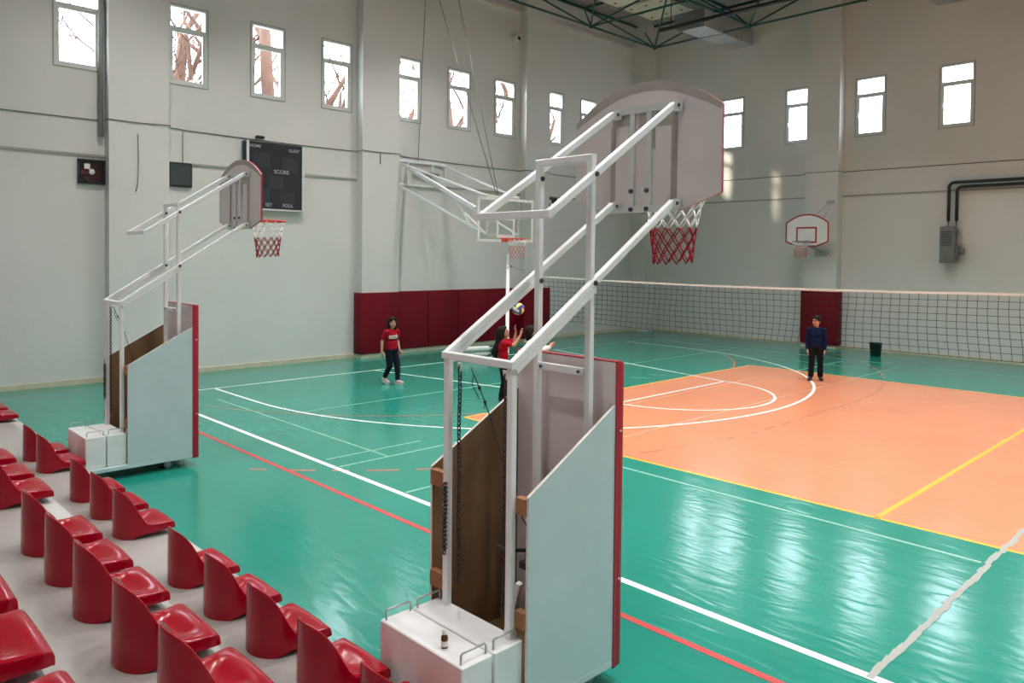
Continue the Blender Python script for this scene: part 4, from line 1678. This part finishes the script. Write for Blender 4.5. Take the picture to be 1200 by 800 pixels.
    h.ellipsoid(H(0, -0.020, 0.038), 0.083, 0.093, 0.088, 20, 14, 0, MH)
    h.ellipsoid(H(0, 0.030, 0.078), 0.066, 0.052, 0.034, 16, 10, 0, MH)
    for s in (-1, 1):
        h.capsule(H(s * 0.066, 0.012, 0.06), H(s * 0.074, -0.012, 0.0 if hair == 'short' else -0.06), 0.022, 0.016)
    if hair == 'bob':
        h.capsule(H(0, -0.075, 0.02), H(0, -0.062, -0.115), 0.060, 0.052)
        for s in (-1, 1):
            h.capsule(H(s * 0.060, -0.035, 0.02), H(s * 0.062, -0.025, -0.12), 0.036, 0.030)
            h.capsule(H(s * 0.02, 0.07, 0.075), H(s * 0.06, 0.058, 0.03), 0.018, 0.012)
    if hair == 'long':
        h.capsule(H(0, -0.085, 0.02), H(0, -0.13, -0.14), 0.066, 0.074)
        h.capsule(H(0, -0.13, -0.14), Vector((0, ch.y - 0.15, wa.z + 0.06)), 0.074, 0.066)
        h.capsule(Vector((0, ch.y - 0.15, wa.z + 0.06)), Vector((0, wa.y - 0.13, wa.z - 0.06)), 0.064, 0.035)
        for s in (-1, 1):
            h.capsule(H(s * 0.06, -0.04, 0.02), H(s * 0.072, -0.07, -0.14), 0.034, 0.034)
    if hair == 'short':
        h.capsule(H(-0.045, 0.066, 0.074), H(0.045, 0.066, 0.074), 0.020, 0.020)
    remesh(h, 'hair', 'hair_black', t, 0.007, 2)
    # shirt
    s_ = MB()
    s_.ellipsoid(ch, 0.134, 0.096, 0.140, 20, 14)
    s_.ellipsoid(wa, 0.129, 0.092, 0.150, 20, 14)
    s_.ellipsoid(wa + (pe - wa) * 0.75, 0.128, 0.096, 0.085, 20, 14)
    s_.capsule(nb + Vector((0, -0.012, -0.05)), nb + Vector((0, 0.0, -0.028)), 0.056, 0.050)
    for s in ('l', 'r'):
        s_.capsule(nb + Vector((0, 0, -0.055)), V['sh_' + s], 0.050, 0.058)
        sh, el, wr = V['sh_' + s], V['el_' + s], V['wr_' + s]
        if sleeves == 'short':
            s_.capsule(sh, sh + (el - sh) * 0.62, 0.058, 0.052)
        else:
            s_.capsule(sh, el, 0.058, 0.044)
            s_.capsule(el, el + (wr - el) * 0.90, 0.044, 0.034)
    remesh(s_, 'shirt', shirt, t, 0.007, 3)
    # trousers
    p_ = MB()
    p_.ellipsoid(pe + Vector((0, 0, -0.01)), 0.124, 0.092, 0.085, 18, 12)
    for s in ('l', 'r'):
        p_.capsule(V['hip_' + s], V['kn_' + s], 0.080, 0.060)
        kn, an = V['kn_' + s], V['an_' + s]
        p_.capsule(kn, kn + (an - kn) * 0.90, 0.060, 0.045 if P.get('loose') is None else 0.058)
    remesh(p_, 'trousers', trousers, t, 0.007, 2)
    for s in ('l', 'r'):
        a, to = V['an_' + s], V['to_' + s]
        f = MB()
        f.capsule(a + Vector((0, -0.018, -0.020)), a + Vector((0, 0, 0.01)), 0.042, 0.036)
        f.capsule(a + (to - a) * 0.15 + Vector((0, 0, -0.025)), to + Vector((0, 0, 0.003)), 0.040, 0.032)
        sh_ = remesh(f, 'shoe', shoe, t, 0.007, 2)
        f = MB()
        d = to - (a + Vector((0, 0, -0.055)))
        heel = a + Vector((0, -0.045, -0.058))
        n = 9
        pts = [heel + (to + Vector((0, 0.012, -0.026)) - heel) * (k / (n - 1)) for k in range(n)]
        ws = [0.028, 0.036, 0.036, 0.034, 0.036, 0.040, 0.040, 0.034, 0.018]
        vs = []
        for q, w_ in zip(pts, ws):
            for zz in (-0.010, 0.012):
                vs += [q + Vector((-w_, 0, zz)), q + Vector((w_, 0, zz))]
        fs = []
        for k in range(n - 1):
            o, u = k * 4, (k + 1) * 4
            fs += [(o, o + 1, u + 1, u), (o + 2, u + 2, u + 3, o + 3), (o, u, u + 2, o + 2), (o + 1, o + 3, u + 3, u + 1)]
        fs += [(0, 2, 3, 1), ((n - 1) * 4, (n - 1) * 4 + 1, (n - 1) * 4 + 3, (n - 1) * 4 + 2)]
        f.add(vs, fs)
        so = f.build('sole', 'shoe_sole' if shoe != 'shoe_black' else 'shoe_black', sh_, world_coords=False)
    if lettering:
        cu = bpy.data.curves.new('lettering', 'FONT')
        cu.body = lettering
        cu.size = 0.085
        cu.align_x = 'CENTER'
        cu.align_y = 'CENTER'
        cu.extrude = 0.002
        cu.offset = 0.002
        tmp = bpy.data.objects.new('lettering', cu)
        COL.objects.link(tmp)
        dg = bpy.context.evaluated_depsgraph_get()
        dg.update()
        me = bpy.data.meshes.new_from_object(tmp.evaluated_get(dg))
        COL.objects.unlink(tmp)
        bpy.data.objects.remove(tmp)
        for v in me.vertices:
            x, z = v.co.x, v.co.y + ch.z - 0.005
            # wrap onto the chest; the reader faces the figure
            yy = ch.y + 0.096 * math.sqrt(max(0.05, 1 - (x / 0.134) ** 2 - ((z - ch.z) / 0.14) ** 2 * 0.6)) + 0.004 + v.co.z
            v.co = (-x, yy, z)
        me.flip_normals()
        me.materials.clear()
        me.materials.append(MATS['label_white'])
        lo = bpy.data.objects.new('shirt_lettering', me)
        COL.objects.link(lo)
        lo.parent = t
    return t


GRP = 'children practising on the court'
walk = dict(head=(0, 0.02, 1.205), neck=(0, 0, 1.085), chest=(0, 0, 0.935), waist=(0, 0.0, 0.79), pelvis=(0, 0, 0.69),
            sh_r=(0.135, -0.005, 1.03), el_r=(0.185, -0.07, 0.84), wr_r=(0.20, -0.06, 0.66), hd_r=(0.05, 0.15, -1), pn_r=(-1, 0, 0),
            sh_l=(-0.135, 0.005, 1.03), el_l=(-0.165, 0.00, 0.83), wr_l=(-0.15, 0.07, 0.66), hd_l=(0.0, 0.3, -1), pn_l=(1, 0, 0),
            hip_r=(0.065, 0, 0.655), kn_r=(0.065, 0.02, 0.36), an_r=(0.05, -0.14, 0.12), to_r=(0.055, -0.02, 0.032),
            hip_l=(-0.065, 0, 0.655), kn_l=(-0.065, 0.10, 0.37), an_l=(-0.055, 0.12, 0.082), to_l=(-0.055, 0.25, 0.042), head_yaw=-0.45)
person((-12.33, 8.66, 0), (0.80, 0.12), 'person in a red lettered T-shirt and dark trousers walking left of the trolley', walk, 'shirt_red', 'trousers_navy', 'shoe_pink', 'bob', 'short', GRP, 'SEZİN')
catch = dict(head=(0, 0.0, 1.195), neck=(0, 0, 1.085), chest=(0, -0.01, 0.935), waist=(0, 0.0, 0.79), pelvis=(0, 0, 0.69),
             sh_r=(0.135, 0.01, 1.03), el_r=(0.155, 0.20, 1.00), wr_r=(0.10, 0.30, 1.17), hd_r=(-0.1, 0.10, 1), pn_r=(0.1, 1, 0.2),
             sh_l=(-0.135, 0.01, 1.03), el_l=(-0.17, 0.17, 1.02), wr_l=(-0.12, 0.20, 1.20), hd_l=(0.05, -0.25, 1), pn_l=(-0.1, 1, 0.2),
             hip_r=(0.065, 0, 0.655), kn_r=(0.075, 0.03, 0.36), an_r=(0.085, -0.02, 0.082), to_r=(0.10, 0.12, 0.042),
             hip_l=(-0.065, 0, 0.655), kn_l=(-0.07, 0.04, 0.36), an_l=(-0.07, 0.03, 0.082), to_l=(-0.07, 0.16, 0.042), head_pitch=0.35, loose=1)
person((-9.62, 9.12, 0), (0.72, 0.62), 'person with long black hair and red shirt reaching up for the ball', catch, 'shirt_red', 'trousers_black', 'shoe_black', 'long', 'short', GRP)
stand = dict(head=(0, 0.01, 1.24), neck=(0, 0, 1.115), chest=(0, 0, 0.965), waist=(0, 0.0, 0.81), pelvis=(0, 0, 0.705),
             sh_r=(0.145, 0, 1.055), el_r=(0.175, -0.01, 0.84), wr_r=(0.168, 0.03, 0.65), hd_r=(-0.05, 0.10, -1), pn_r=(-1, 0, 0),
             sh_l=(-0.145, 0, 1.055), el_l=(-0.175, -0.01, 0.84), wr_l=(-0.168, 0.03, 0.65), hd_l=(0.05, 0.10, -1), pn_l=(1, 0, 0),
             hip_r=(0.070, 0, 0.665), kn_r=(0.085, 0.03, 0.365), an_r=(0.095, 0.02, 0.082), to_r=(0.13, 0.14, 0.042),
             hip_l=(-0.070, 0, 0.665), kn_l=(-0.085, 0.00, 0.365), an_l=(-0.09, -0.06, 0.082), to_l=(-0.12, 0.06, 0.042), head_yaw=-0.75, loose=1)
person((-6.98, 15.62, 0), (0.41, -0.91), 'person in a dark blue jumper standing on the orange court', stand, 'shirt_navy', 'trousers_black', 'shoe_black', 'short', 'long', GRP)
aside = dict(catch)
aside.update(head_pitch=0.1, el_r=(0.17, 0.10, 0.86), wr_r=(0.13, 0.33, 0.95), hd_r=(-0.2, 0.6, 0.8), el_l=(-0.17, 0.10, 0.86), wr_l=(-0.12, 0.30, 0.92), hd_l=(0.1, 0.7, 0.6))
person((-9.40, 9.59, 0), (0.70, 0.72), 'person in a white shirt mostly hidden behind the near trolley post', aside, 'shirt_white', 'trousers_navy', 'shoe_black', 'bob', 'long', GRP)

# volleyball in the air above the raised hands
vb = thing('volleyball', (-9.245, 9.10, 1.635), 'yellow and blue volleyball in the air above the raised hands', 'ball')
m = MB()
R = 0.105
NS = 9
for ax in range(3):
    for sg in (-1, 1):
        for i in range(NS):
            for j in range(NS):
                qs = []
                for (u, v) in ((i, j), (i + 1, j), (i + 1, j + 1), (i, j + 1)):
                    a = math.tan((u / NS - .5) * PI / 2)
                    b_ = math.tan((v / NS - .5) * PI / 2)
                    p = [0, 0, 0]
                    p[ax] = sg
                    p[(ax + 1) % 3] = a
                    p[(ax + 2) % 3] = b_
                    q = Vector(p).normalized()
                    groove = 0.985 if (u % 3 == 0) else 1.0
                    qs.append(q * R * groove)
                if sg < 0:
                    qs.reverse()
                m.add(qs, [(0, 1, 2, 3)], [0, 1, 0][i // 3] if ax != 1 else [1, 0, 2][i // 3], True)
RotB = Matrix.Rotation(0.5, 3, 'X') @ Matrix.Rotation(0.6, 3, 'Y')
m.v = [tuple(Vector((-9.245, 9.10, 1.635)) + RotB @ Vector(v)) for v in m.v]
m.build('ball_skin', ['ball_blue', 'ball_yellow', 'ball_white'], vb)
